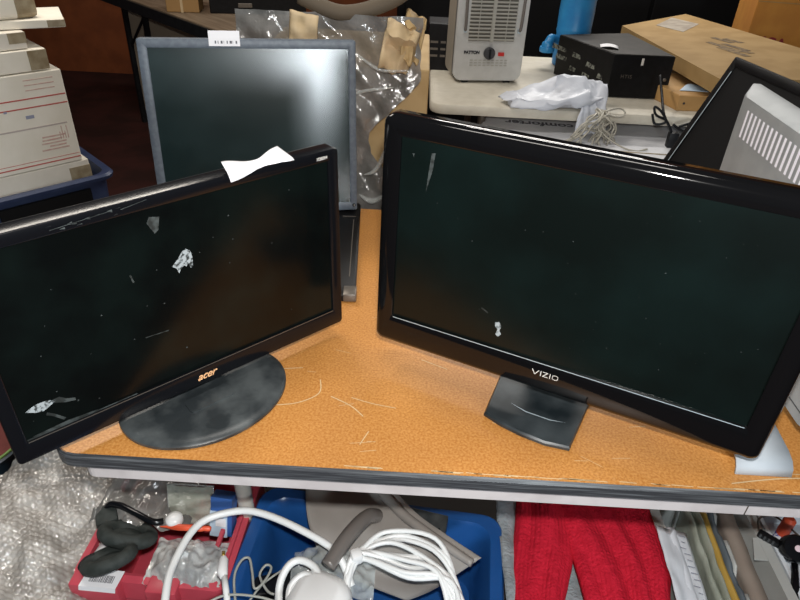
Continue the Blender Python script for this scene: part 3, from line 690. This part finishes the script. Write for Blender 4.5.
def bigprint(b, w_, ox, oy, h_):
    m = MB(); rp = random.Random(2)
    for k in range(5):
        z = h_ * (.18 + .035 * k); x = -.09 - rp.uniform(0, .03); L_ = rp.uniform(.05, .09); m.box((ox + x, oy - .0008, z), (ox + x + L_, oy + .001, z + .005))
    for k in range(4): m.box((ox - .052 + k * .008, oy - .0008, h_ * .28), (ox - .049 + k * .008, oy + .001, h_ * (.36 + .06 * (k % 2))))
    for k in range(3): m.box((ox - .12, oy - .0008, h_ * (.83 + .05 * k)), (ox - .03, oy + .001, h_ * (.84 + .05 * k)))
    m.build('faint_red_print', mat('pale_red_print', (.60, .38, .33), .7, col2=(.64, .5, .43), nscale=60), b)['kind'] = 'stuff'
    m = MB(); m.box((ox - .14, oy - .0009, h_ * .55), (ox - .115, oy + .001, h_ * .585)); m.box((ox - .20, oy - .0009, h_ * .64), (ox - .19, oy + .001, h_ * .66)); m.build('blue_stamp', M['blueprint'], b)['kind'] = 'stuff'
    m = MB(); m.box((ox - .30, oy - .0009, h_ * .44), (ox - .02, oy + .001, h_ * .455)); m.build('fold_shadow', M['foldshade'], b)  # shade of the carton's fold, painted as a thin darker strip
shipbox('shipping_box', 'big white shipping box with red double stripes, in the blue tote', .40, .32, .491, .80, .0, .0, M['shipbox'], lines=((.045, .004), (.655, .004), (.745, .004), (.09, .0015)), extra=bigprint)
shipbox('shipping_box', 'flat cream box with grey tape on top of the big striped box', .38, .28, .803, .868, -.03, .004, M['shipbox'], patch=(.055, .05, .95))
m_ = shipbox('shipping_box', 'small crumpled white parcel with brown tape under the protruding board', .36, .25, .870, .921, -.075, .012, M['shipbox2'], patch=(.05, .35, .95))
shipbox('foam_board', 'pale flat board sticking out of the box stack at the left', .46, .22, .923, .948, .045, .01, M['shipbox'], patch=(.05, .1, .9), cat='board', rz=math.radians(30))
tp = thing('parcel', 'rounded white parcel with grey end on top of the left stack', 'parcel', (-1.20, 2.115, .949), TY)
m = MB(); m.loft([[(x, p[0], p[1]) for p in rrect(0 + k, .2 - k, 0 + k, .085 - k, .02)] for x, k in ((-.4, .0), (-.06, 0))]); m.build('wrapper', M['shipbox'], tp, 40)
m = MB(); m.loft([[(x, p[0], p[1]) for p in rrect(0 + k, .2 - k, 0 + k * .6, .085 - k, .02)] for x, k in ((-.06, -.001), (-.015, 0), (0, .006), (.004, .02))]); m.build('end_wrap', M['tape'], tp, 40)

# ------------------------------------------------------------------ under the table: low bench with bins
lb = thing('low_bench', 'low board bench on the floor under the table holding the bins', 'bench', (.12, .66, 0))
m = MB(); m.box((-.62, -.32, .232), (.92, .34, .25)); m.build('board', M['plywood'], lb)
for x in (-.55, .85):
    m = MB(); m.box((x - .02, -.3, 0), (x + .02, .32, .232)); m.build('trestle', M['plywood'], lb)

# red tray
rt_ = thing('red_toolbox', 'raspberry red plastic tool tray with a barcode sticker on its front rim', 'toolbox', (-.385, .69, .25), -.04)
def rt2(k, z): return [(p[0], p[1], z) for p in rrect(-.13 + k, .125 - k, -.105 + k, .15 - k, .018)]
m = MB(); m.loft([rt2(.012, .002), rt2(.01, 0), rt2(.006, .10), rt2(0, .105), rt2(0, .15), rt2(.012, .152), rt2(.014, .138), rt2(.026, .136), rt2(.03, .10), rt2(.032, .012)]); m.build('shell', M['red_bin'], rt_, 35)
for x0, x1 in ((-.125, -.045), (.0, .05)):
    m = MB(); m.box((x0, -.121, .10), (x1, -.09, .156), bevel=.003); m.build('latch_panel', M['red_bin'], rt_, 40)
for x in (.085, .108):
    m = MB(); m.box((x, -.06, .15), (x + .008, .13, .159), bevel=.002); m.build('rim_rib', M['red_bin'], rt_, 40)
m = MB(); m.loft([[(-.104, -.090, .1568), (-.044, -.090, .1568)], [(-.106, -.1215, .1568), (-.046, -.1215, .1568)], [(-.108, -.1222, .146), (-.048, -.1222, .146)]], False, False, False); stk = m.build('sticker', M['white'], rt_, None, .0004)
m = MB(); rb = random.Random(4); x = -.094
while x < -.056:
    w_ = rb.uniform(.0005, .0018); m.poly([(x, -.100, .1573), (x + w_, -.100, .1573), (x + w_, -.113, .1573), (x, -.113, .1573)]); x += w_ + rb.uniform(.0006, .0015)
m.build('barcode', M['grey_ink'], stk)['kind'] = 'stuff'

# headphones: two ear pads, band, cable
hp = thing('headphones', 'black headphones with thick ear pads lying in the red tray', 'headphones', (-.458, .640, .40))
def pad(c, rot, R, rr_): 
    m = MB(); m.X = Matrix.Translation(c) @ rot
    m.tube([(R * math.cos(q), R * .72 * math.sin(q), 0) for q in [2 * PI * k / 28 for k in range(28)]], rr_, 12, closed=True)
    m.lathe([(R * .5, -.006), (R * .8, -.004), (R * .8, .002), (R * .4, .004)], 20); return m.build('ear_pad', M['foam'], hp, True)
pad((.01, .020, .022), Matrix.Rotation(math.radians(12), 4, 'Z') @ Matrix.Rotation(math.radians(-28), 4, 'X') @ Matrix.Rotation(math.radians(16), 4, 'Y'), .037, .0125)
pad((.0, -.030, .026), Matrix.Rotation(math.radians(-26), 4, 'X') @ Matrix.Rotation(math.radians(-20), 4, 'Y'), .036, .0115)
m = MB(); m.tube(smooth_path([(-.045, .05, .01), (-.04, .065, .035), (-.015, .06, .045), (.02, .045, .045), (.05, .035, .04), (.066, .040, .036)], 8), .0055, 8); m.build('headband', M['gloss'], hp, True)
m = MB(); m.box((-.055, .03, .008), (-.02, .07, .035), Matrix.Rotation(.5, 3, 'Z'), bevel=.004); m.build('hinge', M['foam'], hp, 40)
m = MB(); m.tube(smooth_path([(-.03, -.02, .02), (-.04, -.03, .022), (-.042, -.045, .022), (-.03, -.05, .02)], 6), .0035, 6); m.build('cable', M['matte'], hp, True)
# white cap next to it
o = MB(); o.lathe([(.013, 0), (.015, .004), (.014, .012), (.006, .016)], 20, (-.375, .685, .428)); tag(o.build('plastic_disc', M['white_device'], None, True), 'small white round plastic disc between the headphones and the orange marker', 'disc')
o = MB(); o.grid(lambda a, b: (-.505 + .05 * a + .012 * b, .615 + .055 * b - .01 * a, .40 + .006 * math.sin(3 * a)), 6, 6); tag(o.build('white_note', M['white'], None, True, .0006), 'white slip of paper between the two headphone ear pads', 'paper')

# clear blister pack & bag
bp_ = thing('blister_pack', 'clear plastic blister pack standing in the red tray behind the marker', 'packaging', (-.355, .715, .40))
m = MB()
def blf(a, b): return (-.040 + .080 * a, .022 * b - .012 + .004 * nz(a * 5, b * 5), .002 + .072 * b + .012 * math.sin(PI * a) * math.sin(PI * b))
m.grid(blf, 14, 14); m.build('shell', mat('blister_clear', (.42, .44, .36), .1, spec=1., alpha=.62, col2=(.55, .56, .48), nscale=25, bump=.5, bscale=50), bp_, True)
m = MB(); m.tube([(-.040, -.012, .0), (-.040, .012, .076), (.040, .012, .076), (.040, -.012, .0)], .0016, 6); m.build('rim', M['clear'], bp_, True)
cbg = MB()
def cbf(a, b):
    x = -.40 + .125 * a; y = .585 + .085 * b
    return (x, y, .402 + .030 * math.sin(PI * a) * math.sin(PI * b) + .013 * nz(x * 50, y * 50) + .008 * nz(x * 110, y * 110, 5))
cbg.grid(cbf, 34, 26)
tag(cbg.build('clear_bag', mat('crinkled_clear_bag', (.34, .36, .36), .08, spec=1., alpha=.85, col2=(.62, .64, .63), nscale=30, bump=.7, bscale=45), None, True), 'crinkled clear plastic bag lying in front of the red tray', 'bag')
mk = thing('marker_pen', 'orange-red marker pen lying across the clear packaging', 'marker', (-.395, .672, .432), .02)
m = MB(); m.X = Matrix.Rotation(PI / 2, 4, 'Y'); m.lathe([(.001, 0), (.0022, .012), (.0045, .02), (.0055, .03), (.0055, .072), (.004, .074)], 16); m.build('barrel', M['marker'], mk, 40)
m = MB(); m.X = Matrix.Rotation(PI / 2, 4, 'Y'); m.lathe([(.0045, .073), (.0045, .084), (.003, .086)], 16); m.build('end_cap', M['marker'], mk, 40)
cd = thing('printed_box', 'small blue and pale printed box standing at the right side of the red tray', 'box', (-.300, .70, .39), -.1, rx=math.radians(-18))
m = MB(); m.box((-.018, -.012, 0), (.020, .012, .075)); m.build('carton', M['card_blue'], cd)
m = MB(); m.box((-.019, -.0135, -.002), (.012, -.011, .048)); m.build('label_panel', M['pale_blue'], cd)
m = MB(); m.box((-.008, -.015, .02), (.010, -.0125, .036)); m.build('code_panel', M['white'], cd)

# bubble wrap
bw = MB()
def bwf(a, b):
    x0 = -.86; x1 = -.487 + .014 * nz(b * 6, 3) + .02 * max(0, b - .6); x = x0 + (x1 - x0) * a
    ytop = min(.845, .69 + max(0, x + .80) * 1.1 - max(0, x + .60) * .5); y = .38 + (ytop - .38) * b
    z = .40 + .04 * nz(x * 5, y * 5) + .024 * nz(x * 15, y * 15, 2) + .010 * nz(x * 38, y * 38, 4)
    z += .04 * math.exp(-((x + .66) / .11) ** 2) * b
    e = max(0, (a - .88) / .12); z -= .02 * e * e
    hx = x / .0105; hy = y / .0091; row = math.floor(hy); dx = (hx + .5 * (row % 2)) % 1 - .5; dy = hy - row - .5
    z += .0034 * max(0, 1 - (dx * dx + dy * dy) / .2) ** .7
    return (x, y, z)
bw.grid(bwf, 190, 220)
ob_ = bw.build('bubble_wrap', M['bubble'], None, True)
tag(ob_, 'crumpled sheet of clear bubble wrap at the left corner of the brown table', 'bubble wrap')
bu = thing('parts_carton', 'cardboard carton hidden under the bubble wrap', 'carton', (-.67, .60, 0))
m = MB(); m.box((-.17, -.2, 0), (.165, .22, .32), bevel=.004); m.build('carton', M['cream'], bu)
m = MB(); m.box((-.02, -.2015, 0), (.02, -.199, .32)); m.build('tape_strip', M['tape'], bu)
# grey film under table behind the tray
o = MB(); o.grid(lambda a, b: (-.52 + .165 * a + .03 * b, .672 + .015 * a + .23 * b + .012 * nz(a * 6, b * 5), .425 + .045 * b - .014 * a + .018 * nz(a * 6, b * 6, 3) + .008 * nz(a * 15, b * 15)), 40, 40)
tag(o.build('plastic_sheet', M['film'], None, True), 'dull grey plastic sheet covering the back of the red tray under the table', 'plastic sheet')

# tub at far left
tu = thing('round_tub', 'round dark blue tub with green rim and dark red lining at the left edge', 'tub', (-1.03, 1.02, 0))
m = MB(); m.lathe([(.145, 0), (.15, .005), (.165, .235), (.178, .248), (.18, .256), (.174, .26), (.166, .25), (.15, .02)], 40); m.build('shell', M['rimblue'], tu, 40)
m = MB(); m.tube([(.172 * math.cos(q), .172 * math.sin(q), .2615) for q in [2 * PI * k / 48 for k in range(48)]], .0035, 8, closed=True); m.build('rim_trim', M['rimgreen'], tu, True)
m = MB(); m.lathe([(.152, .02), (.163, .242), (.158, .244), (.12, .22), (.05, .20), (.01, .2)], 32); m.build('lining', M['redcloth'], tu, True)

# blue bin
bb_ = thing('blue_bin', 'royal blue plastic bin full of white cables under the table', 'bin', (-.030, .598, .25), -.09)
def bl(k, z): return [(p[0], p[1], z) for p in rrect(-.235 + k, .215 - k, -.22 + k, .18 - k, .035)]
m = MB(); m.loft([bl(.04, .003), bl(.037, 0), bl(.018, .135), bl(.0, .138), bl(-.001, .146), bl(.003, .152), bl(.022, .152), bl(.026, .145), bl(.045, .012)]); m.build('shell', M['blue_bin'], bb_, 35)
# dark electronics inside the bin
bd = thing('cable_box', 'black set-top box lying at the back of the blue bin', 'electronics', (.050, .750, .305), -.2)
m = MB(); m.box((-.065, -.07, .0), (.05, .012, .098), bevel=.003); m.build('case', M['dusty'], bd)
m = MB(); m.box((-.065, -.0715, .092), (.05, -.069, .0955)); 
m.build('seam', M['steel'], bd)
m = MB(); 
for k in range(14): m.box((-.055 + k * .007, -.06, .0975), (-.052 + k * .007, -.02, .0985))
m.build('vent_grille', M['matte'], bd)['kind'] = 'stuff'
# dark stuff filling under cables
dd = thing('black_adapter', 'black power adapter with leads under the white cables in the blue bin', 'adapter', (-.15, .60, .262), .3)
m = MB(); m.box((-.07, -.06, 0), (.07, .06, .10), bevel=.008); m.build('case', M['matte'], dd, 40)
m = MB(); rc2 = random.Random(9)
for k in range(4):
    pts = [(rc2.uniform(-.08, .06), rc2.uniform(-.06, .06), .105 + .02 * rc2.random()) for _ in range(6)]; m.tube(smooth_path(pts, 6, True), .003, 6, closed=True)
m.build('lead', M['matte'], dd, True)
# grey scoop with tubular handle
sc = thing('plastic_scoop', 'grey plastic scoop with a tubular handle in the blue bin', 'scoop', (0, 0, 0))
m = MB()
top = smooth_path([(-.05, .79, .445), (.012, .722, .430), (.07, .675, .430), (.128, .632, .432)], 6)
bot = smooth_path([(-.168, .80, .425), (-.150, .715, .405), (-.10, .655, .37), (.03, .615, .35)], 6)
n_ = len(top)
def scf(a, b):
    i = min(int(a * (n_ - 1)), n_ - 2); t_ = a * (n_ - 1) - i
    p = top[i].lerp(top[i + 1], t_); q = bot[i].lerp(bot[i + 1], t_)
    r_ = q.lerp(p, b); r_.z -= .012 * math.sin(PI * b); 
    if b > .86: r_ += Vector((.02, .008, .012)) * (b - .86) / .14
    return r_
m.grid(scf, 24, 24); m.build('pan', M['grey_plastic'], sc, True, .004)
m = MB(); e = smooth_path([(-.05, .793, .450), (.012, .726, .437), (.07, .679, .437), (.133, .633, .438)], 8)
m.tube(e, [.011 - .004 * i / len(e) for i in range(len(e))], 8); m.build('rolled_lip', M['grey_plastic'], sc, True)
m = MB(); m.tube(smooth_path([(-.03, .725, .425), (-.046, .700, .452), (-.072, .655, .462), (-.100, .603, .452)], 8), .0125, 14); m.build('handle', M['grey_gloss'], sc, True)

# white device + clear wrap + cables
wd_ = thing('white_device', 'bright white rounded plastic device in the middle of the cables', 'device', (-.108, .545, .352), -.35)
m = MB(); m.loft([[(p[0], p[1], z) for p in rrect(-.05 + k, .045 - k, -.09 + k, .055 - k, .036 - k)] for k, z in ((.01, 0), (.0, .012), (.0, .085), (.006, .098), (.02, .106))]); m.build('housing', M['white_device'], wd_, 50)
m = MB(); m.lathe([(.006, .106), (.006, .1075), (.003, .108)], 14, (.0, -.05, 0)); m.build('button', M['white'], wd_)
o = MB()
def cwf(a, b):
    x = -.165 + .14 * a; y = .575 + .085 * b
    return (x, y, .405 + .02 * math.sin(PI * a) + .018 * nz(x * 40, y * 40) + .01 * nz(x * 90, y * 90, 3))
o.grid(cwf, 28, 22); tag(o.build('clear_wrapper', mat('pale_clear_wrapper', (.62, .68, .68), .12, spec=.9, alpha=.5, bump=.5, bscale=50), None, True), 'crinkled pale clear wrapper behind the white device', 'wrapper')

ca = thing('coiled_cable', 'thick bundle of coiled white cable in the blue bin', 'cable', (0, 0, 0))
m = MB(); rc3 = random.Random(12); tie = Vector((-.055, .622, .452))
pts = []
for k in range(9):
    s_ = k / 8; U = lambda w_: w_ * rc3.uniform(-1, 1)
    pts += [tie + Vector((U(.004), U(.005), U(.006))), Vector((.005 + U(.025), .676 - .085 * s_ + U(.010), .462 - .012 * s_ + U(.006))), Vector((.078 + U(.016), .648 - .07 * s_ + U(.012), .464 - .01 * s_ + U(.006))),
            Vector((.122 - .03 * rc3.random(), .590 - .045 * s_ + U(.014), .44 + U(.006))), Vector((.105 + U(.01), .535 - .03 * s_, .425)), Vector((.02, .53 - .02 * s_ + U(.02), .415)), Vector((-.06, .555 + U(.012), .42 + .012 * rc3.random()))]
m.tube(smooth_path(pts, 7), .0042, 8); m.build('coil', M['cable'], ca, True)
m = MB(); m.box((-.066, .612, .442), (-.046, .632, .466), Matrix.Rotation(.4, 3, 'Z'), bevel=.006); m.build('cable_tie', M['white_device'], ca, 40)
wc = thing('white_cable', 'long white cable arching over the red tray and blue bin', 'cable', (0, 0, 0))
m = MB(); m.tube(smooth_path([(-.30, .40, .43), (-.332, .527, .46), (-.338, .593, .462), (-.320, .661, .462), (-.268, .687, .464), (-.222, .686, .464), (-.154, .661, .462), (-.09, .627, .455), (-.06, .585, .43)], 10), .0062, 10); m.build('cord', M['cable'], wc, True)
lp = thing('white_cord_loop', 'two thick white cable loops left of the white device', 'cable', (0, 0, 0))
m = MB(); m.tube(smooth_path([(-.155, .50, .40), (-.172, .565, .43), (-.166, .598, .445), (-.148, .612, .45), (-.122, .602, .45), (-.108, .58, .448)], 8), .0062, 10)
m.tube(smooth_path([(-.145, .51, .40), (-.155, .560, .435), (-.148, .580, .445), (-.132, .588, .45), (-.112, .575, .452)], 8), .0055, 10); m.build('cord', M['cable'], lp, True)
pl = thing('audio_plug', 'white cable end with gold tip standing at the front left of the blue bin', 'plug', (0, 0, 0))
m = MB(); m.tube([(-.268, .608, .452), (-.266, .603, .452), (-.262, .580, .452), (-.258, .575, .452)], [.005, .0075, .0085, .006], 12); m.build('plug_body', M['white_device'], pl, 40)
m = MB(); m.tube([(-.258, .576, .452), (-.25, .555, .447), (-.238, .52, .43), (-.22, .45, .41)], .005, 10); m.build('cord', M['cable'], pl, True)
m = MB(); m.tube([(-.2685, .609, .452), (-.270, .618, .452)], .0028, 10); m.build('tip', M['brass'], pl, True)
tc_ = thing('thin_cord', 'thin grey looped cord in front of the white cable loops', 'cord', (0, 0, 0))
m = MB(); m.tube(smooth_path([(-.225, .52, .435), (-.243, .575, .445), (-.240, .605, .448), (-.228, .612, .448), (-.218, .590, .446), (-.208, .563, .445), (-.196, .575, .445), (-.190, .600, .443), (-.200, .605, .442), (-.206, .588, .44), (-.19, .565, .438), (-.178, .56, .436)], 8), .0021, 6)
m.tube(smooth_path([(-.285, .53, .44), (-.25, .548, .446), (-.20, .549, .446), (-.15, .54, .44)], 8), .0021, 6)
m.tube(smooth_path([(-.215, .55, .43), (-.20, .58, .43), (-.17, .61, .43), (-.15, .625, .43), (-.14, .62, .42)], 8), .0018, 6); m.build('cord', M['thin_cable'], tc_, True)

# grey fleece and red sweater
gf = MB()
gf.grid(lambda a, b: (.190 + .28 * a, .44 + .40 * b, .372 + .012 * nz(a * 6, b * 6) + .03 * math.exp(-((a - .02) / .1) ** 2) - .12 * max(0, b - .94) * 4), 40, 40)
tag(gf.build('fleece_cloth', M['fleece'], None, True, .006), 'grey fleece cloth spread under the red sweater', 'cloth')
sup = thing('fabric_carton', 'cardboard carton hidden beneath the grey fleece cloth', 'carton', (.35, .64, .25))
m = MB(); m.box((-.14, -.19, 0), (.118, .19, .105), bevel=.004); m.build('carton', M['cream'], sup)
m = MB(); m.box((-.02, -.1915, 0), (.02, -.189, .105)); m.build('tape_strip', M['tape'], sup)
sw_ = thing('knit_sweater', 'bright red ribbed knit sweater folded on grey cloth under the table', 'sweater', (0, 0, 0))
def cloth(name, left, right, zb, folds, ribs, y0=.50, y1=.83):
    Lp, Rp = smooth_path(left, 8), smooth_path(right, 8)
    def at(P, b): 
        i = min(int(b * (len(P) - 1)), len(P) - 2); t_ = b * (len(P) - 1) - i; return P[i].lerp(P[i + 1], t_)
    def fn(a, b):
        p = at(Lp, b).lerp(at(Rp, b), a)
        edge = (max(0, 1 - (2 * a - 1) ** 8)) ** .5
        zz = zb + .020 * edge
        for c0, c1, amp, wd in folds:
            c = c0 + (c1 - c0) * b; zz += amp * math.exp(-((a - c) / wd) ** 2)
        if b < .16: zz += .0012 * math.sin(a * ribs) - .004 * math.exp(-((b - .15) / .02) ** 2)
        zz += .0004 * math.sin(a * ribs) + .004 * nz(p.x * 16, p.y * 10, zb * 30)
        return Vector((p.x, p.y, zz))
    m = MB(); m.grid(fn, 150, 90)
    return m.build(name, M['knit'], sw_, True, .004)
cloth('sleeve', [(.192, .50, 0), (.199, .585, 0), (.205, .656, 0), (.222, .74, 0), (.238, .83, 0)], [(.272, .50, 0), (.283, .59, 0), (.300, .64, 0), (.318, .70, 0), (.325, .83, 0)], .385, [(.25, .5, .009, .16), (.8, .62, .010, .14), (.45, .2, -.004, .12)], 90)
cloth('sweater_body', [(.325, .50, 0), (.322, .585, 0), (.318, .655, 0), (.314, .70, 0), (.295, .83, 0)], [(.455, .50, 0), (.458, .60, 0), (.475, .66, 0), (.480, .74, 0), (.478, .83, 0)], .392, [(.75, .45, .010, .08), (.95, .72, .009, .09), (.45, .12, .008, .10), (.30, .02, -.004, .07), (.6, .32, -.004, .07)], 150)

# file carton: papers, sleeves, folders
fb_ = thing('file_bin', 'frosted plastic file bin holding folders at the right under the table', 'bin', (.565, .66, .25), .0)
m = MB()
def fr(k, z): return [(p[0], p[1], z) for p in rrect(-.085 + k, .10 - k, -.20 + k, .17 - k, .01)]
m.loft([fr(.016, .002), fr(.014, 0), fr(.006, .150), fr(-.006, .152), fr(-.006, .160), fr(.012, .160), fr(.012, .150), fr(.02, .006)]); m.build('shell', M['frost'], fb_, 35)
m = MB(); m.prism([(.062, .03), (.086, .03), (.086, .075), (.078, .075)], .1605, .1625); m.build('rim_tab', M['frost'], fb_)
def leaf(name, label, x, dx, lean, zt, mt, thick, cat, y0=.49, y1=.80, wav=.003, notch=0):
    m = MB()
    def fn(a, b):
        y = y0 + (y1 - y0) * a; z = .262 + (zt - .262) * b
        if notch: z -= notch * b * (1 if (a * 3.2) % 1 > .6 else 0)
        return (x + dx * a + lean * b + wav * nz(y * 20, z * 10, x * 40), y, z)
    m.grid(fn, 24, 8)
    return tag(m.build(name, mt, None, 60, thick), label, cat, {'folder': 'folders in the file bin', 'plastic sleeve': 'clear sleeves in the file bin'}.get(cat))
leaf('paper_stack', 'stack of white printed papers beside the red sweater', .498, .006, -.004, .415, M['paper'], .012, 'papers', .585, .745)
o = MB(); o.grid(lambda a, b: (.458 + .060 * a + .010 * b, .575 + .165 * b, .425 + .006 * nz(a * 4, b * 4) - .02 * a), 10, 12); o = o.build('receipt_sheet', M['paper'], None, True, .0015)
tag(o, 'loose white printed receipt lying between the red sweater and the folders', 'paper')
m = MB(); rp = random.Random(6)
for k in range(11):
    y_ = .60 + k * .012; x_ = .484 + rp.uniform(0, .008); L_ = rp.uniform(.006, .016); x_ += .012; m.poly([(x_, y_, .4255), (x_ + L_, y_, .4215), (x_ + L_, y_ + .0011, .4215), (x_, y_ + .0011, .4255)])
pr_ = m.build('receipt_print', M['blueprint'], o); pr_['kind'] = 'stuff'
leaf('clear_sleeve', 'frosted clear plastic sleeve nearest the printed papers', .533, .010, 0, .418, M['sleeve'], .003, 'plastic sleeve', wav=.006)
leaf('clear_sleeve', 'frosted clear plastic sleeve resting against the yellow folder', .546, .012, 0, .422, M['sleeve'], .003, 'plastic sleeve', wav=.007)
leaf('file_folder', 'yellow manila folder standing in the file bin', .558, .012, 0, .42, M['manila'], .006, 'folder')
leaf('file_folder', 'dark slate folder standing right of the yellow folder', .576, .014, 0, .408, M['folder_grey'], .006, 'folder', notch=.006)
leaf('file_folder', 'pale grey plastic folder standing between slate and taupe folders', .588, .014, 0, .400, M['frost'], .004, 'folder', notch=.02)
leaf('file_folder', 'taupe cardboard folder standing next to the bin wall', .606, .016, 0, .402, M['folder_taupe'], .024, 'folder')

# right bin with webcam, white paper
rb_ = thing('plastic_tray', 'shallow white tray at the right corner holding a black webcam', 'tray', (.80, .66, .25))
m = MB()
def tr_(k, z): return [(p[0], p[1], z) for p in rrect(-.125 + k, .2 - k, -.22 + k, .15 - k, .01)]
m.loft([tr_(.01, .0), tr_(.0, .004), tr_(0, .16), tr_(.006, .162), tr_(.008, .15), tr_(.012, .125)]); m.build('shell', mat('white_tray', (.60, .64, .68), .5, col2=(.66, .7, .74), nscale=14), rb_, 40)
wcb = thing('webcam', 'round black webcam on a short stem in the right tray', 'webcam', (.676, .66, .376))
m = MB(); m.X = Matrix.Translation((.022, .045, .052)) @ Matrix.Rotation(math.radians(35), 4, 'X') @ Matrix.Rotation(math.radians(-12), 4, 'Y')
m.lathe([(.020, -.016), (.0235, -.012), (.0235, .010), (.021, .014), (.008, .015)], 28); m.build('camera_head', M['gloss'], wcb, 40)
m = MB(); m.X = Matrix.Translation((.022, .045, .052)) @ Matrix.Rotation(math.radians(35), 4, 'X') @ Matrix.Rotation(math.radians(-12), 4, 'Y')
m.lathe([(.0055, .015), (.0055, .0165), (.003, .017)], 16); m.build('lens', mat('pale_pink_lens', (.7, .55, .6), .2), wcb)
m = MB(); m.tube([(.012, .02, .045), (.0, -.02, .03), (-.012, -.055, .012)], [.0055, .007, .008], 12); m.build('stem', M['gloss'], wcb, True)
m = MB(); m.prism([(-.03, -.05), (-.01, -.04), (.06, -.075), (.06, -.12), (-.02, -.12)], 0, .014, .003); m.build('base_clip', M['matte'], wcb, 40)
cn = thing('cable_connector', 'black ribbed connector at the left rim of the right tray', 'connector', (.663, .735, .412), -.7)
m = MB(); m.box((-.012, -.006, 0), (.026, .008, .010), bevel=.002); m.build('shell', M['matte'], cn)
m = MB()
for k in range(4): m.box((-.008 + k * .007, -.0075, .002), (-.005 + k * .007, -.005, .011))
m.build('rib', M['ventdark'], cn)
m = MB(); m.tube(smooth_path([(-.012, .004, .006), (-.02, .03, .01), (.0, .05, .014), (.05, .03, .016)], 6), .002, 6); m.build('lead', M['steel'], cn, True)
rs = thing('red_bottle', 'small red tube with a blue and white band standing behind the webcam', 'tube', (.708, .755, .376))
m = MB(); m.lathe([(.010, .025), (.0105, .03), (.0105, .065), (.006, .07)], 18); m.build('upper_body', M['marker'], rs, 40)
m = MB(); m.lathe([(.010, 0), (.0108, .002), (.0108, .026), (.010, .028)], 18); m.build('band', mat('blue_white_band', (.08, .1, .4), .5, col2=(.75, .75, .8), nscale=90, nlo=.48, nhi=.52), rs, 40)
tn = thing('tan_carton', 'tan cardboard carton at the back of the right tray', 'carton', (.76, .84, .25))
m = MB(); m.box((-.11, .0, 0), (.16, .12, .165), bevel=.003); m.build('carton', M['kraft_in'], tn)
m = MB(); m.box((.0, -.0015, 0), (.02, .0, .165)); m.build('tape_strip', M['tape'], tn)
